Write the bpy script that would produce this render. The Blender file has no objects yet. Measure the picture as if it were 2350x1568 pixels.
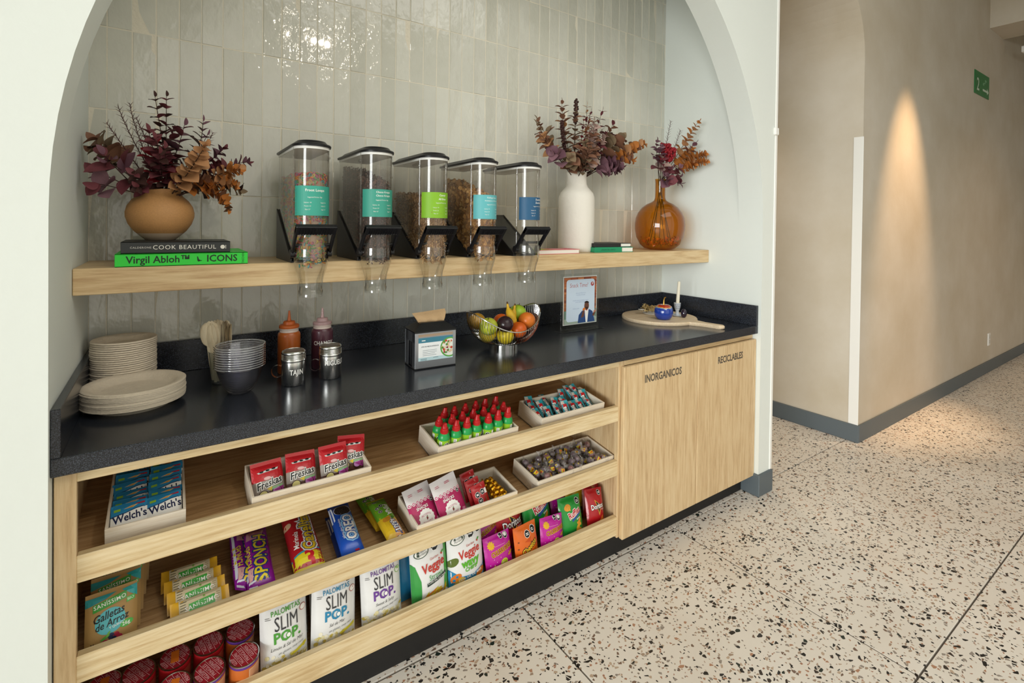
import bpy, bmesh, math, random
from math import pi, sin, cos, tan, radians as rad, sqrt, atan2, hypot
from mathutils import Vector, Matrix, Euler
SC = bpy.context.scene
COL = SC.collection
# ---------------------------------------------------------------- camera
W, D, ZC = 2.783, 0.646, 0.90          # niche width, niche depth, worktop height
XP, XQ = 2.904, 3.986                  # passage jambs
cam = bpy.data.cameras.new('camera')
camo = bpy.data.objects.new('camera', cam); COL.objects.link(camo)
cam.sensor_width = 36.0; cam.lens = 17.645; cam.sensor_fit = 'HORIZONTAL'
cam.shift_y = -0.1082; cam.clip_start = 0.02
camo.matrix_world = Matrix(((0.82428042, -0.0036224, -0.56617017, 0.2067),
                            (-0.56604378, 0.01680273, -0.82420392, -1.4265),
                            (0.0124988, 0.99985226, 0.01179973, 1.4177), (0, 0, 0, 1)))
SC.camera = camo
# ---------------------------------------------------------------- world, daylight, exposure
def lin(h):
    h = h.lstrip('#'); o = []
    for i in (0, 2, 4):
        c = int(h[i:i+2], 16)/255
        o.append(c/12.92 if c <= .04045 else ((c+.055)/1.055)**2.4)
    return tuple(o)
wd = bpy.data.worlds.new('daylight'); SC.world = wd; wd.use_nodes = True
bgn = wd.node_tree.nodes['Background']; bgn.inputs[0].default_value = (1.0, 0.955, 0.87, 1); bgn.inputs[1].default_value = 1.15
def area(name, loc, target, sx, sy, power, color):
    l = bpy.data.lights.new(name, 'AREA'); l.shape = 'RECTANGLE'; l.size = sx; l.size_y = sy
    l.energy = power; l.color = color
    o = bpy.data.objects.new(name, l); COL.objects.link(o); o.location = loc
    o.rotation_euler = (Vector(target)-Vector(loc)).to_track_quat('-Z', 'Y').to_euler(); return o
# the long glazed street front, far to the left of the frame: soft side light
area('street_glazing_daylight', (-14.5, -6.9, 2.2), (0.6, .3, 1.4), 10, 4.4, 2300, (0.96, 1.0, 1.0))
area('ceiling_fill_light', (1.7, -2.7, 4.15), (1.7, -2.5, 0), 3.2, 2.0, 46, (1.0, .97, .93))  # added overhead fill, not a known fixture of the room
def spot(name, loc, target, power, ang, blend, color, rad_=.03):
    l = bpy.data.lights.new(name, 'SPOT'); l.energy = power; l.spot_size = rad(ang); l.spot_blend = blend; l.color = color; l.shadow_soft_size = rad_
    o = bpy.data.objects.new(name, l); COL.objects.link(o); o.location = loc
    o.rotation_euler = (Vector(target)-Vector(loc)).to_track_quat('-Z', 'Y').to_euler(); return o
from math import radians as rad
WARM = (1.0, .70, .42)
spot('corridor_downlight', (4.72, -.62, 3.40), (4.74, 0, 1.25), 310, 36, .9, (1.0, .64, .34))
spot('corridor_fill_spot', (6.6, -2.0, 3.36), (6.6, -1.2, 0), 60, 110, 1.0, (1.0, .64, .34))  # added unseen spot that warms the far corridor
spot('passage_fill_spot', (3.45, 1.3, 3.0), (3.45, 1.3, 0), 45, 100, .7, WARM)  # added unseen spot that brightens the inside of the passage
spot('room_spot', (1.6, -3.1, 3.45), (1.4, -1.0, 0), 50, 100, .8, (1.0, .88, .72), .025)
spot('room_spot_right', (4.2, -2.6, 3.45), (4.2, -1.4, 0), 18, 110, .8, (1.0, .8, .6), .05)
SC.view_settings.view_transform = 'Standard'; SC.view_settings.look = 'None'
SC.view_settings.gamma = 1; SC.view_settings.use_curve_mapping = False
SC.view_settings.exposure = 0.0
SC.cycles.use_denoising = True
SC.cycles.transparent_max_bounces = 36
SC.cycles.max_bounces = 8; SC.cycles.caustics_reflective = False; SC.cycles.caustics_refractive = False
# ---------------------------------------------------------------- helpers
R = random.Random(7)
class G:
    """collects shapes, builds ONE mesh object"""
    def __init__(s): s.v = []; s.f = []; s.m = []; s.sm = []
    def add(s, vs, fs, mi=0, smooth=False):
        o = len(s.v); s.v += [tuple(v) for v in vs]
        for f in fs: s.f.append(tuple(i+o for i in f)); s.m.append(mi); s.sm.append(smooth)
        return s
    def box(s, x0, y0, z0, x1, y1, z1, mi=0):
        return s.add([(x0,y0,z0),(x1,y0,z0),(x1,y1,z0),(x0,y1,z0),(x0,y0,z1),(x1,y0,z1),(x1,y1,z1),(x0,y1,z1)],
              [(0,3,2,1),(4,5,6,7),(0,1,5,4),(1,2,6,5),(2,3,7,6),(3,0,4,7)], mi)
    def cbox(s, x0, y0, z0, x1, y1, z1, b=.003, mi=0):
        """box with chamfered edges"""
        cx = [(x0,x0+b),(x1,x1-b)]; cy = [(y0,y0+b),(y1,y1-b)]; cz = [(z0,z0+b),(z1,z1-b)]
        vs = []; ix = {}
        for i in (0,1):
            for j in (0,1):
                for k in (0,1):
                    ix[i,j,k] = len(vs)
                    vs += [(cx[i][0],cy[j][1],cz[k][1]),(cx[i][1],cy[j][0],cz[k][1]),(cx[i][1],cy[j][1],cz[k][0])]
        def q(*c):
            return tuple(ix[a[:3]]+a[3] for a in c)
        fs = []
        for i in (0,1):
            t = [(i,0,0,0),(i,1,0,0),(i,1,1,0),(i,0,1,0)]; fs.append(q(*(t if i else t[::-1])))
            t = [(0,i,0,1),(1,i,0,1),(1,i,1,1),(0,i,1,1)]; fs.append(q(*(t[::-1] if i else t)))
            t = [(0,0,i,2),(1,0,i,2),(1,1,i,2),(0,1,i,2)]; fs.append(q(*(t if i else t[::-1])))
        for i in (0,1):
            for j in (0,1):
                t = [(i,j,0,0),(i,j,1,0),(i,j,1,1),(i,j,0,1)]; fs.append(q(*(t if (i+j)%2 else t[::-1])))
                t = [(i,0,j,0),(i,0,j,2),(i,1,j,2),(i,1,j,0)]; fs.append(q(*(t if (i+j)%2 else t[::-1])))
                t = [(0,i,j,1),(0,i,j,2),(1,i,j,2),(1,i,j,1)]; fs.append(q(*(t if (i+j)%2==0 else t[::-1])))
        for i in (0,1):
            for j in (0,1):
                for k in (0,1):
                    t = [(i,j,k,0),(i,j,k,1),(i,j,k,2)]; fs.append(q(*(t if (i+j+k)%2 else t[::-1])))
        return s.add(vs, fs, mi)
    def lathe(s, prof, n=32, mi=0, c=(0,0,0), sx=1, sy=1, smooth=True, cap0=False, cap1=False, tilt=None):
        vs = []; fs = []
        for r, z in prof:
            for k in range(n):
                a = 2*pi*k/n; p = Vector((r*cos(a)*sx, r*sin(a)*sy, z))
                if tilt is not None: p = tilt @ p
                vs.append((p.x+c[0], p.y+c[1], p.z+c[2]))
        for i in range(len(prof)-1):
            for k in range(n):
                k2 = (k+1) % n
                fs.append((i*n+k, i*n+k2, (i+1)*n+k2, (i+1)*n+k))
        s.add(vs, fs, mi, smooth)
        o = len(s.v)-len(vs)
        if cap0: s.f.append(tuple(o+k for k in range(n-1,-1,-1))); s.m.append(mi); s.sm.append(False)
        if cap1: s.f.append(tuple(o+(len(prof)-1)*n+k for k in range(n))); s.m.append(mi); s.sm.append(False)
        return s
    def tube(s, pts, r, n=8, mi=0, closed=False, cap=True):
        pts = [Vector(p) for p in pts]; N = len(pts); rr = r if isinstance(r, (list, tuple)) else [r]*N
        vs = []; fs = []; up = None
        for i, p in enumerate(pts):
            if closed: t = pts[(i+1) % N]-pts[i-1]
            else: t = pts[min(i+1,N-1)]-pts[max(i-1,0)]
            if t.length < 1e-9: t = Vector((0,0,1))
            t.normalize()
            if up is None:
                up = Vector((0,0,1)) if abs(t.z) < .9 else Vector((1,0,0))
            a = up-t*up.dot(t)
            if a.length < 1e-6: a = t.orthogonal()
            a.normalize(); b = t.cross(a); up = a
            for k in range(n):
                w = 2*pi*k/n; vs.append(p+(a*cos(w)+b*sin(w))*rr[i])
        M = N if closed else N-1
        for i in range(M):
            for k in range(n):
                j = (i+1) % N; k2 = (k+1) % n
                fs.append((i*n+k, i*n+k2, j*n+k2, j*n+k))
        if cap and not closed:
            fs.append(tuple(range(n-1,-1,-1))); fs.append(tuple((N-1)*n+k for k in range(n)))
        return s.add(vs, fs, mi, True)
    def prism(s, poly, h0, h1, axis='z', mi=0, smooth=False):
        """extrude a 2D polygon (counter-clockwise) along an axis"""
        def P(a, b, h): return {'z':(a,b,h),'y':(a,h,b),'x':(h,a,b)}[axis]
        n = len(poly); vs = [P(a,b,h0) for a,b in poly]+[P(a,b,h1) for a,b in poly]
        s.add(vs, [tuple(range(n-1,-1,-1)), tuple(range(n,2*n))], mi)
        o = len(s.v)-2*n
        for i in range(n):
            j = (i+1) % n; s.f.append((o+i,o+j,o+n+j,o+n+i)); s.m.append(mi); s.sm.append(smooth)
        return s
    def grid(s, fn, nu, nv, mi=0, smooth=True, flip=False, wrap=False):
        vs = [fn(i/nu, j/nv) for j in range(nv+1) for i in range(nu+1)]; fs = []
        for j in range(nv):
            for i in range(nu):
                a = j*(nu+1)+i; q = (a, a+1, a+nu+2, a+nu+1); fs.append(q[::-1] if flip else q)
        return s.add(vs, fs, mi, smooth)
    def xf(s, m, i0=0):
        for i in range(i0, len(s.v)): s.v[i] = tuple(m @ Vector(s.v[i]))
        return s
    def mesh(s, name, mats, ang=40, fix=True):
        me = bpy.data.meshes.new(name); me.from_pydata(s.v, [], s.f)
        for m in (mats if isinstance(mats, (list, tuple)) else [mats]): me.materials.append(m)
        me.polygons.foreach_set('material_index', s.m); me.polygons.foreach_set('use_smooth', s.sm)
        if fix:
            b = bmesh.new(); b.from_mesh(me); bmesh.ops.recalc_face_normals(b, faces=b.faces); b.to_mesh(me); b.free()
        if any(s.sm): me.set_sharp_from_angle(angle=rad(ang))
        me.update(); return me
    def build(s, name, mats, parent=None, ang=40, loc=None, rot=None, fix=True):
        return link(name, s.mesh(name, mats, ang, fix), parent, loc, rot)
def link(name, me, parent=None, loc=None, rot=None, scale=None):
    o = bpy.data.objects.new(name, me); COL.objects.link(o)
    if parent is not None: o.parent = parent
    if loc is not None: o.location = loc
    if rot is not None: o.rotation_euler = rot
    if scale is not None: o.scale = scale
    return o
def tag(o, label=None, cat=None, group=None, kind=None):
    if label: o['label'] = label
    if cat: o['category'] = cat
    if group: o['group'] = group
    if kind: o['kind'] = kind
    return o
def thing(name, label, cat, loc=(0,0,0), rot=(0,0,0), group=None):
    o = bpy.data.objects.new(name, None); COL.objects.link(o); o.location = loc; o.rotation_euler = rot
    o.empty_display_size = .02
    return tag(o, label, cat, group)
def dup(o, parent=None):
    c = o.copy(); COL.objects.link(c)
    if parent is not None: c.parent = parent
    for ch in [x for x in KIDS.get(o, o.children)]: dup(ch, c)
    return c
KIDS = {}
def part_label(o, l): o['label'] = l; return o
def struct(o): o['kind'] = 'structure'; return o
# ---------------------------------------------------------------- materials
MATS = {}
def mk(name):
    m = bpy.data.materials.new(name); m.use_nodes = True
    return m, m.node_tree.nodes, m.node_tree.links, m.node_tree.nodes['Principled BSDF']
def pbr(name, col, rough=.5, metal=0, spec=.5, coat=0, trans=0, ior=1.45, bump=None, sub=0, emit=None, alpha=1, var=None):
    """plain surface; bump=(scale,strength) fine relief; var=(scale,amount) mottling"""
    if name in MATS: return MATS[name]
    m, N, Lk, b = mk(name); c = lin(col) if isinstance(col, str) else col
    b.inputs['Base Color'].default_value = (*c, 1); b.inputs['Roughness'].default_value = rough
    b.inputs['Metallic'].default_value = metal; b.inputs['Specular IOR Level'].default_value = spec
    b.inputs['Coat Weight'].default_value = coat; b.inputs['Transmission Weight'].default_value = trans
    b.inputs['IOR'].default_value = ior; b.inputs['Subsurface Weight'].default_value = sub
    if sub: b.inputs['Subsurface Radius'].default_value = (.01,.006,.004)
    if emit: b.inputs['Emission Color'].default_value = (*lin(emit[0]),1); b.inputs['Emission Strength'].default_value = emit[1]
    if bump or var: tc = N.new('ShaderNodeTexCoord')
    if bump:
        n = N.new('ShaderNodeTexNoise'); n.inputs['Scale'].default_value = bump[0]; n.inputs['Detail'].default_value = 4
        Lk.new(tc.outputs['Object'], n.inputs['Vector'])
        bp = N.new('ShaderNodeBump'); bp.inputs['Strength'].default_value = bump[1]; bp.inputs['Distance'].default_value = .01 if len(bump) < 3 else bump[2]
        Lk.new(n.outputs['Fac'], bp.inputs['Height']); Lk.new(bp.outputs['Normal'], b.inputs['Normal'])
    if var:
        n = N.new('ShaderNodeTexNoise'); n.inputs['Scale'].default_value = var[0]; n.inputs['Detail'].default_value = 5
        Lk.new(tc.outputs['Object'], n.inputs['Vector'])
        mr = N.new('ShaderNodeMapRange'); mr.inputs[1].default_value = .3; mr.inputs[2].default_value = .7
        mr.inputs[3].default_value = 1-var[1]; mr.inputs[4].default_value = 1+var[1]; Lk.new(n.outputs['Fac'], mr.inputs[0])
        mx = N.new('ShaderNodeVectorMath'); mx.operation = 'SCALE'; mx.inputs[0].default_value = c
        Lk.new(mr.outputs[0], mx.inputs['Scale']); Lk.new(mx.outputs[0], b.inputs['Base Color'])
    MATS[name] = m; return m
def schlick(N, Lk, f0=.045):
    """Fresnel reflectance of a thin sheet, the same from both sides"""
    lw = N.new('ShaderNodeLayerWeight'); lw.inputs[0].default_value = .5
    p = N.new('ShaderNodeMath'); p.operation = 'POWER'; p.inputs[1].default_value = 4.0; Lk.new(lw.outputs['Facing'], p.inputs[0])
    m = N.new('ShaderNodeMath'); m.operation = 'MULTIPLY_ADD'; m.inputs[1].default_value = 1-f0; m.inputs[2].default_value = f0; Lk.new(p.outputs[0], m.inputs[0])
    return m.outputs[0]
def thin_clear(name, tint='#ffffff', refl=1.0, haze=0.0, hazecol='#ffffff', rough=.03):
    """thin clear plastic sheet: passes light, reflects by Fresnel, optional milky haze"""
    if name in MATS: return MATS[name]
    m, N, Lk, b = mk(name); out = [n for n in N if n.type == 'OUTPUT_MATERIAL'][0]; N.remove(b)
    t = N.new('ShaderNodeBsdfTransparent'); t.inputs[0].default_value = (*lin(tint), 1)
    g = N.new('ShaderNodeBsdfGlossy'); g.inputs['Roughness'].default_value = rough
    fr = schlick(N, Lk)
    mu = N.new('ShaderNodeMath'); mu.operation = 'MULTIPLY'; mu.inputs[1].default_value = refl; mu.use_clamp = True
    Lk.new(fr, mu.inputs[0]); mix = N.new('ShaderNodeMixShader'); Lk.new(mu.outputs[0], mix.inputs[0])
    base = t.outputs[0]
    if haze:
        d = N.new('ShaderNodeBsdfDiffuse'); d.inputs[0].default_value = (*lin(hazecol), 1)
        m2 = N.new('ShaderNodeMixShader'); m2.inputs[0].default_value = haze
        Lk.new(base, m2.inputs[1]); Lk.new(d.outputs[0], m2.inputs[2]); base = m2.outputs[0]
    Lk.new(base, mix.inputs[1]); Lk.new(g.outputs[0], mix.inputs[2]); Lk.new(mix.outputs[0], out.inputs['Surface'])
    MATS[name] = m; return m
def wood(name, axis, c0, c1, c2, rough=.42, scale=1.0, figure=1.0):
    """oak: long fibres and soft cathedral figure along one axis"""
    if name in MATS: return MATS[name]
    m, N, Lk, b = mk(name); tc = N.new('ShaderNodeTexCoord'); mp = N.new('ShaderNodeMapping')
    oi = N.new('ShaderNodeObjectInfo'); ad = N.new('ShaderNodeVectorMath'); ad.operation = 'ADD'
    sc = N.new('ShaderNodeVectorMath'); sc.operation = 'SCALE'; sc.inputs[0].default_value = (3.1,2.3,1.7); Lk.new(oi.outputs['Random'], sc.inputs['Scale'])
    Lk.new(tc.outputs['Object'], ad.inputs[0]); Lk.new(sc.outputs[0], ad.inputs[1]); Lk.new(ad.outputs[0], mp.inputs['Vector'])
    s = [11*scale]*3; s['xyz'.index(axis)] = .75*scale; mp.inputs['Scale'].default_value = s
    n1 = N.new('ShaderNodeTexNoise'); n1.inputs['Scale'].default_value = 1.3; n1.inputs['Detail'].default_value = 3; n1.inputs['Distortion'].default_value = .6*figure
    n2 = N.new('ShaderNodeTexNoise'); n2.inputs['Scale'].default_value = 13; n2.inputs['Detail'].default_value = 4; n2.inputs['Roughness'].default_value = .65
    Lk.new(mp.outputs[0], n1.inputs['Vector']); Lk.new(mp.outputs[0], n2.inputs['Vector'])
    w = N.new('ShaderNodeMath'); w.operation = 'MULTIPLY'; w.inputs[1].default_value = 34; Lk.new(n1.outputs['Fac'], w.inputs[0])
    sn = N.new('ShaderNodeMath'); sn.operation = 'SINE'; Lk.new(w.outputs[0], sn.inputs[0])
    m1 = N.new('ShaderNodeMath'); m1.operation = 'MULTIPLY_ADD'; m1.inputs[1].default_value = .10*figure; m1.inputs[2].default_value = 0
    Lk.new(sn.outputs[0], m1.inputs[0]); m2 = N.new('ShaderNodeMath'); m2.operation = 'ADD'; Lk.new(m1.outputs[0], m2.inputs[0]); Lk.new(n2.outputs['Fac'], m2.inputs[1])
    cr = N.new('ShaderNodeValToRGB'); cr.color_ramp.elements[0].position = .25; cr.color_ramp.elements[0].color = (*lin(c0),1)
    cr.color_ramp.elements[1].position = .75; cr.color_ramp.elements[1].color = (*lin(c2),1)
    e = cr.color_ramp.elements.new(.48); e.color = (*lin(c1),1)
    Lk.new(m2.outputs[0], cr.inputs[0]); Lk.new(cr.outputs[0], b.inputs['Base Color'])
    b.inputs['Roughness'].default_value = rough
    bp = N.new('ShaderNodeBump'); bp.inputs['Strength'].default_value = .12; bp.inputs['Distance'].default_value = .002
    Lk.new(n2.outputs['Fac'], bp.inputs['Height']); Lk.new(bp.outputs[0], b.inputs['Normal'])
    MATS[name] = m; return m
def wall_paint(name, col, mott, bump, col2=None):
    m, N, Lk, b = mk(name); tc = N.new('ShaderNodeTexCoord')
    n = N.new('ShaderNodeTexNoise'); n.inputs['Scale'].default_value = 1.6; n.inputs['Detail'].default_value = 7; n.inputs['Roughness'].default_value = .6
    Lk.new(tc.outputs['Object'], n.inputs['Vector']); cr = N.new('ShaderNodeValToRGB')
    a = lin(col); c2 = lin(col2) if col2 else tuple(x*(1-mott) for x in a)
    cr.color_ramp.elements[0].position = .3; cr.color_ramp.elements[0].color = (*c2,1)
    cr.color_ramp.elements[1].position = .7; cr.color_ramp.elements[1].color = (*a,1)
    Lk.new(n.outputs['Fac'], cr.inputs[0]); Lk.new(cr.outputs[0], b.inputs['Base Color']); b.inputs['Roughness'].default_value = .75
    n2 = N.new('ShaderNodeTexNoise'); n2.inputs['Scale'].default_value = 35; n2.inputs['Detail'].default_value = 6
    Lk.new(tc.outputs['Object'], n2.inputs['Vector'])
    bp = N.new('ShaderNodeBump'); bp.inputs['Strength'].default_value = bump; bp.inputs['Distance'].default_value = .006
    Lk.new(n2.outputs['Fac'], bp.inputs['Height']); Lk.new(bp.outputs[0], b.inputs['Normal']); return m
def terrazzo():
    m, N, Lk, b = mk('terrazzo'); tc = N.new('ShaderNodeTexCoord'); geo = N.new('ShaderNodeNewGeometry')
    nz = N.new('ShaderNodeTexNoise'); nz.inputs['Scale'].default_value = 9; nz.inputs['Detail'].default_value = 2
    Lk.new(geo.outputs['Position'], nz.inputs['Vector'])
    sep = N.new('ShaderNodeVectorMath'); sep.operation = 'MULTIPLY_ADD'; sep.inputs[1].default_value = (.03,.03,0)
    Lk.new(nz.outputs['Color'], sep.inputs[0]); Lk.new(geo.outputs['Position'], sep.inputs[2])
    base = N.new('ShaderNodeTexNoise'); base.inputs['Scale'].default_value = 2.2; base.inputs['Detail'].default_value = 6; Lk.new(geo.outputs['Position'], base.inputs['Vector'])
    cb = N.new('ShaderNodeValToRGB'); cb.color_ramp.elements[0].color = (*lin('#e6ddd2'),1); cb.color_ramp.elements[1].color = (*lin('#f1ebe3'),1)
    cb.color_ramp.elements[0].position = .3; cb.color_ramp.elements[1].position = .7
    Lk.new(base.outputs['Fac'], cb.inputs[0]); cur = cb.outputs[0]
    def layer(scale, p, edge, cols, st):
        nonlocal cur
        mp = N.new('ShaderNodeMapping'); mp.inputs['Scale'].default_value = st; mp.inputs['Rotation'].default_value = (0,0,scale); Lk.new(sep.outputs[0], mp.inputs['Vector'])
        v = N.new('ShaderNodeTexVoronoi'); v.voronoi_dimensions = '2D'; v.inputs['Scale'].default_value = scale; Lk.new(mp.outputs[0], v.inputs['Vector'])
        e = N.new('ShaderNodeTexVoronoi'); e.voronoi_dimensions = '2D'; e.feature = 'DISTANCE_TO_EDGE'; e.inputs['Scale'].default_value = scale; Lk.new(mp.outputs[0], e.inputs['Vector'])
        sp = N.new('ShaderNodeSeparateColor'); Lk.new(v.outputs['Color'], sp.inputs[0])
        lt = N.new('ShaderNodeMath'); lt.operation = 'LESS_THAN'; lt.inputs[1].default_value = p; Lk.new(sp.outputs[0], lt.inputs[0])
        # chip size differs from cell to cell
        sz = N.new('ShaderNodeMath'); sz.operation = 'MULTIPLY_ADD'; sz.inputs[1].default_value = .16; sz.inputs[2].default_value = edge; Lk.new(sp.outputs[2], sz.inputs[0])
        gt = N.new('ShaderNodeMath'); gt.operation = 'GREATER_THAN'; Lk.new(e.outputs[0], gt.inputs[0]); Lk.new(sz.outputs[0], gt.inputs[1])
        mu = N.new('ShaderNodeMath'); mu.operation = 'MULTIPLY'; Lk.new(lt.outputs[0], mu.inputs[0]); Lk.new(gt.outputs[0], mu.inputs[1])
        cr = N.new('ShaderNodeValToRGB'); cr.color_ramp.interpolation = 'CONSTANT'; els = cr.color_ramp.elements
        for i, (pos, c) in enumerate(cols):
            el = els[i] if i < 2 else els.new(pos); el.position = pos; el.color = (*lin(c),1)
        Lk.new(sp.outputs[1], cr.inputs[0])
        mx = N.new('ShaderNodeMix'); mx.data_type = 'RGBA'; Lk.new(mu.outputs[0], mx.inputs[0]); Lk.new(cur, mx.inputs[6]); Lk.new(cr.outputs[0], mx.inputs[7]); cur = mx.outputs[2]
    layer(150, .11, .03, [(0,'#2c2825'),(.35,'#b39a86'),(.6,'#8b7d72'),(.8,'#a8775e')], (1,1,1))
    layer(80, .12, .04, [(0,'#a9927e'),(.28,'#9a8f86'),(.45,'#b5876b'),(.62,'#c3ab95'),(.8,'#7d6455')], (1,1.25,1))
    layer(64, .09, .05, [(0,'#1f1d1c'),(.55,'#2b2a2b'),(.8,'#3b302a'),(.92,'#23302a')], (1,1.3,1))
    Lk.new(cur, b.inputs['Base Color']); b.inputs['Roughness'].default_value = .38; return m
def zellige():
    m, N, Lk, b = mk('zellige_glaze'); tc = N.new('ShaderNodeTexCoord'); geo = N.new('ShaderNodeNewGeometry'); oi = N.new('ShaderNodeObjectInfo')
    cr = N.new('ShaderNodeValToRGB'); cr.color_ramp.elements[0].color = (*lin('#cbcabd'),1); cr.color_ramp.elements[1].color = (*lin('#dad9cd'),1)
    e = cr.color_ramp.elements.new(.5); e.color = (*lin('#d2d1c6'),1)
    n0 = N.new('ShaderNodeTexNoise'); n0.inputs['Scale'].default_value = 14; n0.inputs['Detail'].default_value = 4; Lk.new(geo.outputs['Position'], n0.inputs['Vector'])
    mm = N.new('ShaderNodeMath'); mm.operation = 'MULTIPLY_ADD'; mm.inputs[1].default_value = .8; mm.inputs[2].default_value = -.4; Lk.new(n0.outputs['Fac'], mm.inputs[0])
    ad = N.new('ShaderNodeMath'); ad.operation = 'ADD'; Lk.new(oi.outputs['Random'], ad.inputs[0]); Lk.new(mm.outputs[0], ad.inputs[1])
    Lk.new(ad.outputs[0], cr.inputs[0]); Lk.new(cr.outputs[0], b.inputs['Base Color'])
    b.inputs['Roughness'].default_value = .10; b.inputs['Coat Weight'].default_value = .3
    mp = N.new('ShaderNodeMapping'); mp.inputs['Scale'].default_value = (14,14,9); Lk.new(geo.outputs['Position'], mp.inputs['Vector'])
    n = N.new('ShaderNodeTexNoise'); n.inputs['Scale'].default_value = 1.6; n.inputs['Detail'].default_value = 3; Lk.new(mp.outputs[0], n.inputs['Vector'])
    bp = N.new('ShaderNodeBump'); bp.inputs['Strength'].default_value = .35; bp.inputs['Distance'].default_value = .012
    Lk.new(n.outputs['Fac'], bp.inputs['Height']); Lk.new(bp.outputs[0], b.inputs['Normal']); return m
def speckled_stone():
    m, N, Lk, b = mk('black_quartz'); tc = N.new('ShaderNodeTexCoord')
    n = N.new('ShaderNodeTexNoise'); n.inputs['Scale'].default_value = 420; n.inputs['Detail'].default_value = 2; Lk.new(tc.outputs['Object'], n.inputs['Vector'])
    cr = N.new('ShaderNodeValToRGB'); cr.color_ramp.elements[0].position = .45; cr.color_ramp.elements[0].color = (*lin('#191b21'),1)
    cr.color_ramp.elements[1].position = .78; cr.color_ramp.elements[1].color = (*lin('#4a505a'),1)
    Lk.new(n.outputs['Fac'], cr.inputs[0]); Lk.new(cr.outputs[0], b.inputs['Base Color'])
    b.inputs['Roughness'].default_value = .2; b.inputs['Specular IOR Level'].default_value = .5; return m
M_WHITE = wall_paint('white_wall_paint', '#e6ebe6', .03, .12)
M_PLASTER = wall_paint('beige_lime_plaster', '#d6cec0', .1, .1, '#c6baa5')
M_TERR = terrazzo(); M_ZEL = zellige(); M_STONE = speckled_stone()
M_GROUT = pbr('cream_grout', '#e6dfcd', .9, bump=(90,.3))
M_BASE = pbr('grey_skirting', '#5d666b', .5)
M_OAKX = wood('oak_grain_x', 'x', '#bd9b70', '#d0b386', '#dcc398')
M_OAKZ = wood('oak_grain_z', 'z', '#bf9f75', '#d3b68b', '#dec59c')
M_RAIL_LIT = wood('oak_lip_lit', 'x', '#c4a678', '#d9c195', '#e6d3ad')  # same oak painted paler, standing in for daylight on the rails
M_OAKY = wood('oak_grain_y', 'y', '#bd9b70', '#d0b386', '#dcc398')
M_OAKD = wood('oak_shelf_board', 'x', '#8f6d47', '#b08c60', '#c5a276')
M_PLY = wood('pale_plywood', 'x', '#d9c9b2', '#e6d9c5', '#efe5d5', .6, 1.6, .4)
M_PLYY = wood('pale_plywood_y', 'y', '#d9c9b2', '#e6d9c5', '#efe5d5', .6, 1.6, .4)
M_KICK = pbr('black_kickboard', '#1c1b1b', .55)
M_TRIMW = pbr('white_corner_bead', '#f2f1ec', .5)
BLK = pbr('black_plastic', '#17171a', .35); WHT = pbr('white_plastic', '#f1f0ec', .4)
STEEL = pbr('polished_steel', '#d6d6d4', .2, 1); CHROME = pbr('chrome_wire', '#dcdcdc', .08, 1)
# ---------------------------------------------------------------- the setting
TH = .135                               # thickness of the arched front wall
ARC = [(W/2-(W/2)*cos(pi*i/64), 1.43+1.435*sin(pi*i/64)) for i in range(65)]
ZT = 4.2                                # walls run up to the high ceiling
def arch_wall(g, arc, x0, x1, y0, y1, ends, ztop):
    """wall slab y0..y1 between x0 and x1 with an arched opening"""
    a0, a1 = arc[0][0], arc[-1][0]
    for y, fl in ((y0, False), (y1, True)):
        for xa, xb in ((x0, a0), (a1, x1)):
            if xb-xa > 1e-4: g.add([(xa,y,0),(xb,y,0),(xb,y,ztop),(xa,y,ztop)], [(0,1,2,3)])
        for (xa, za), (xb, zb) in zip(arc, arc[1:]):
            g.add([(xa,y,za),(xb,y,zb),(xb,y,ztop),(xa,y,ztop)], [(0,1,2,3)])
    line = ([(a0,0)] if ends else [])+arc+([(a1,0)] if ends else [])
    for (xa, za), (xb, zb) in zip(line, line[1:]):
        if hypot(xb-xa, zb-za) > 1e-5: g.add([(xa,y0,za),(xa,y1,za),(xb,y1,zb),(xb,y0,zb)], [(0,1,2,3)], 0, True)
    if ends: g.add([(x0,y0,0),(x0,y1,0),(x0,y1,ztop),(x0,y0,ztop)], [(0,1,2,3)]); g.add([(x1,y0,0),(x1,y1,0),(x1,y1,ztop),(x1,y0,ztop)], [(0,1,2,3)])
g = G(); arch_wall(g, ARC, -4.3, XP, 0, TH, True, ZT); struct(g.build('wall_front', M_WHITE, ang=30, fix=False))
struct(G().box(-.12, TH, 0, 0, .80, 3.0).build('wall_left', M_WHITE))
struct(G().box(W, TH, 0, XP, 3.2, 3.0).build('wall_right', M_WHITE))
struct(G().box(-.12, TH, 3.0, XP, .80, 3.12).build('ceiling_niche', M_WHITE))
wb = struct(G().box(0, D+.0012, 0, W, .80, 3.0).build('wall_back', M_GROUT))
# zellige tiles, each its own piece
tile_me = []
for k in range(3):
    g = G(); g.cbox(-.5, -.5, -.5, .5, .5, .5, .0, 0)
    b = .02
    g = G(); vs = [(-.5,.5,-.5),(.5,.5,-.5),(.5,.5,.5),(-.5,.5,.5),(-.5,-.3,-.5),(.5,-.3,-.5),(.5,-.3,.5),(-.5,-.3,.5),
                   (-.475,-.5,-.494),(.475,-.5,-.494),(.475,-.5,.494),(-.475,-.5,.494)]
    j = lambda s: R.uniform(-s, s)
    vs = vs[:4]+[(x+j(.008), y+j(.1), z+j(.002)) for x,y,z in vs[4:8]]+[(x+j(.006), y+j(.16), z+j(.003)) for x,y,z in vs[8:]]
    g.add(vs, [(0,1,5,4),(1,2,6,5),(2,3,7,6),(3,0,4,7),(4,5,9,8),(5,6,10,9),(6,7,11,10),(7,4,8,11),(8,9,10,11)])
    tile_me.append(g.mesh('tile', M_ZEL))
cols = [0, .0456]
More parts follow.
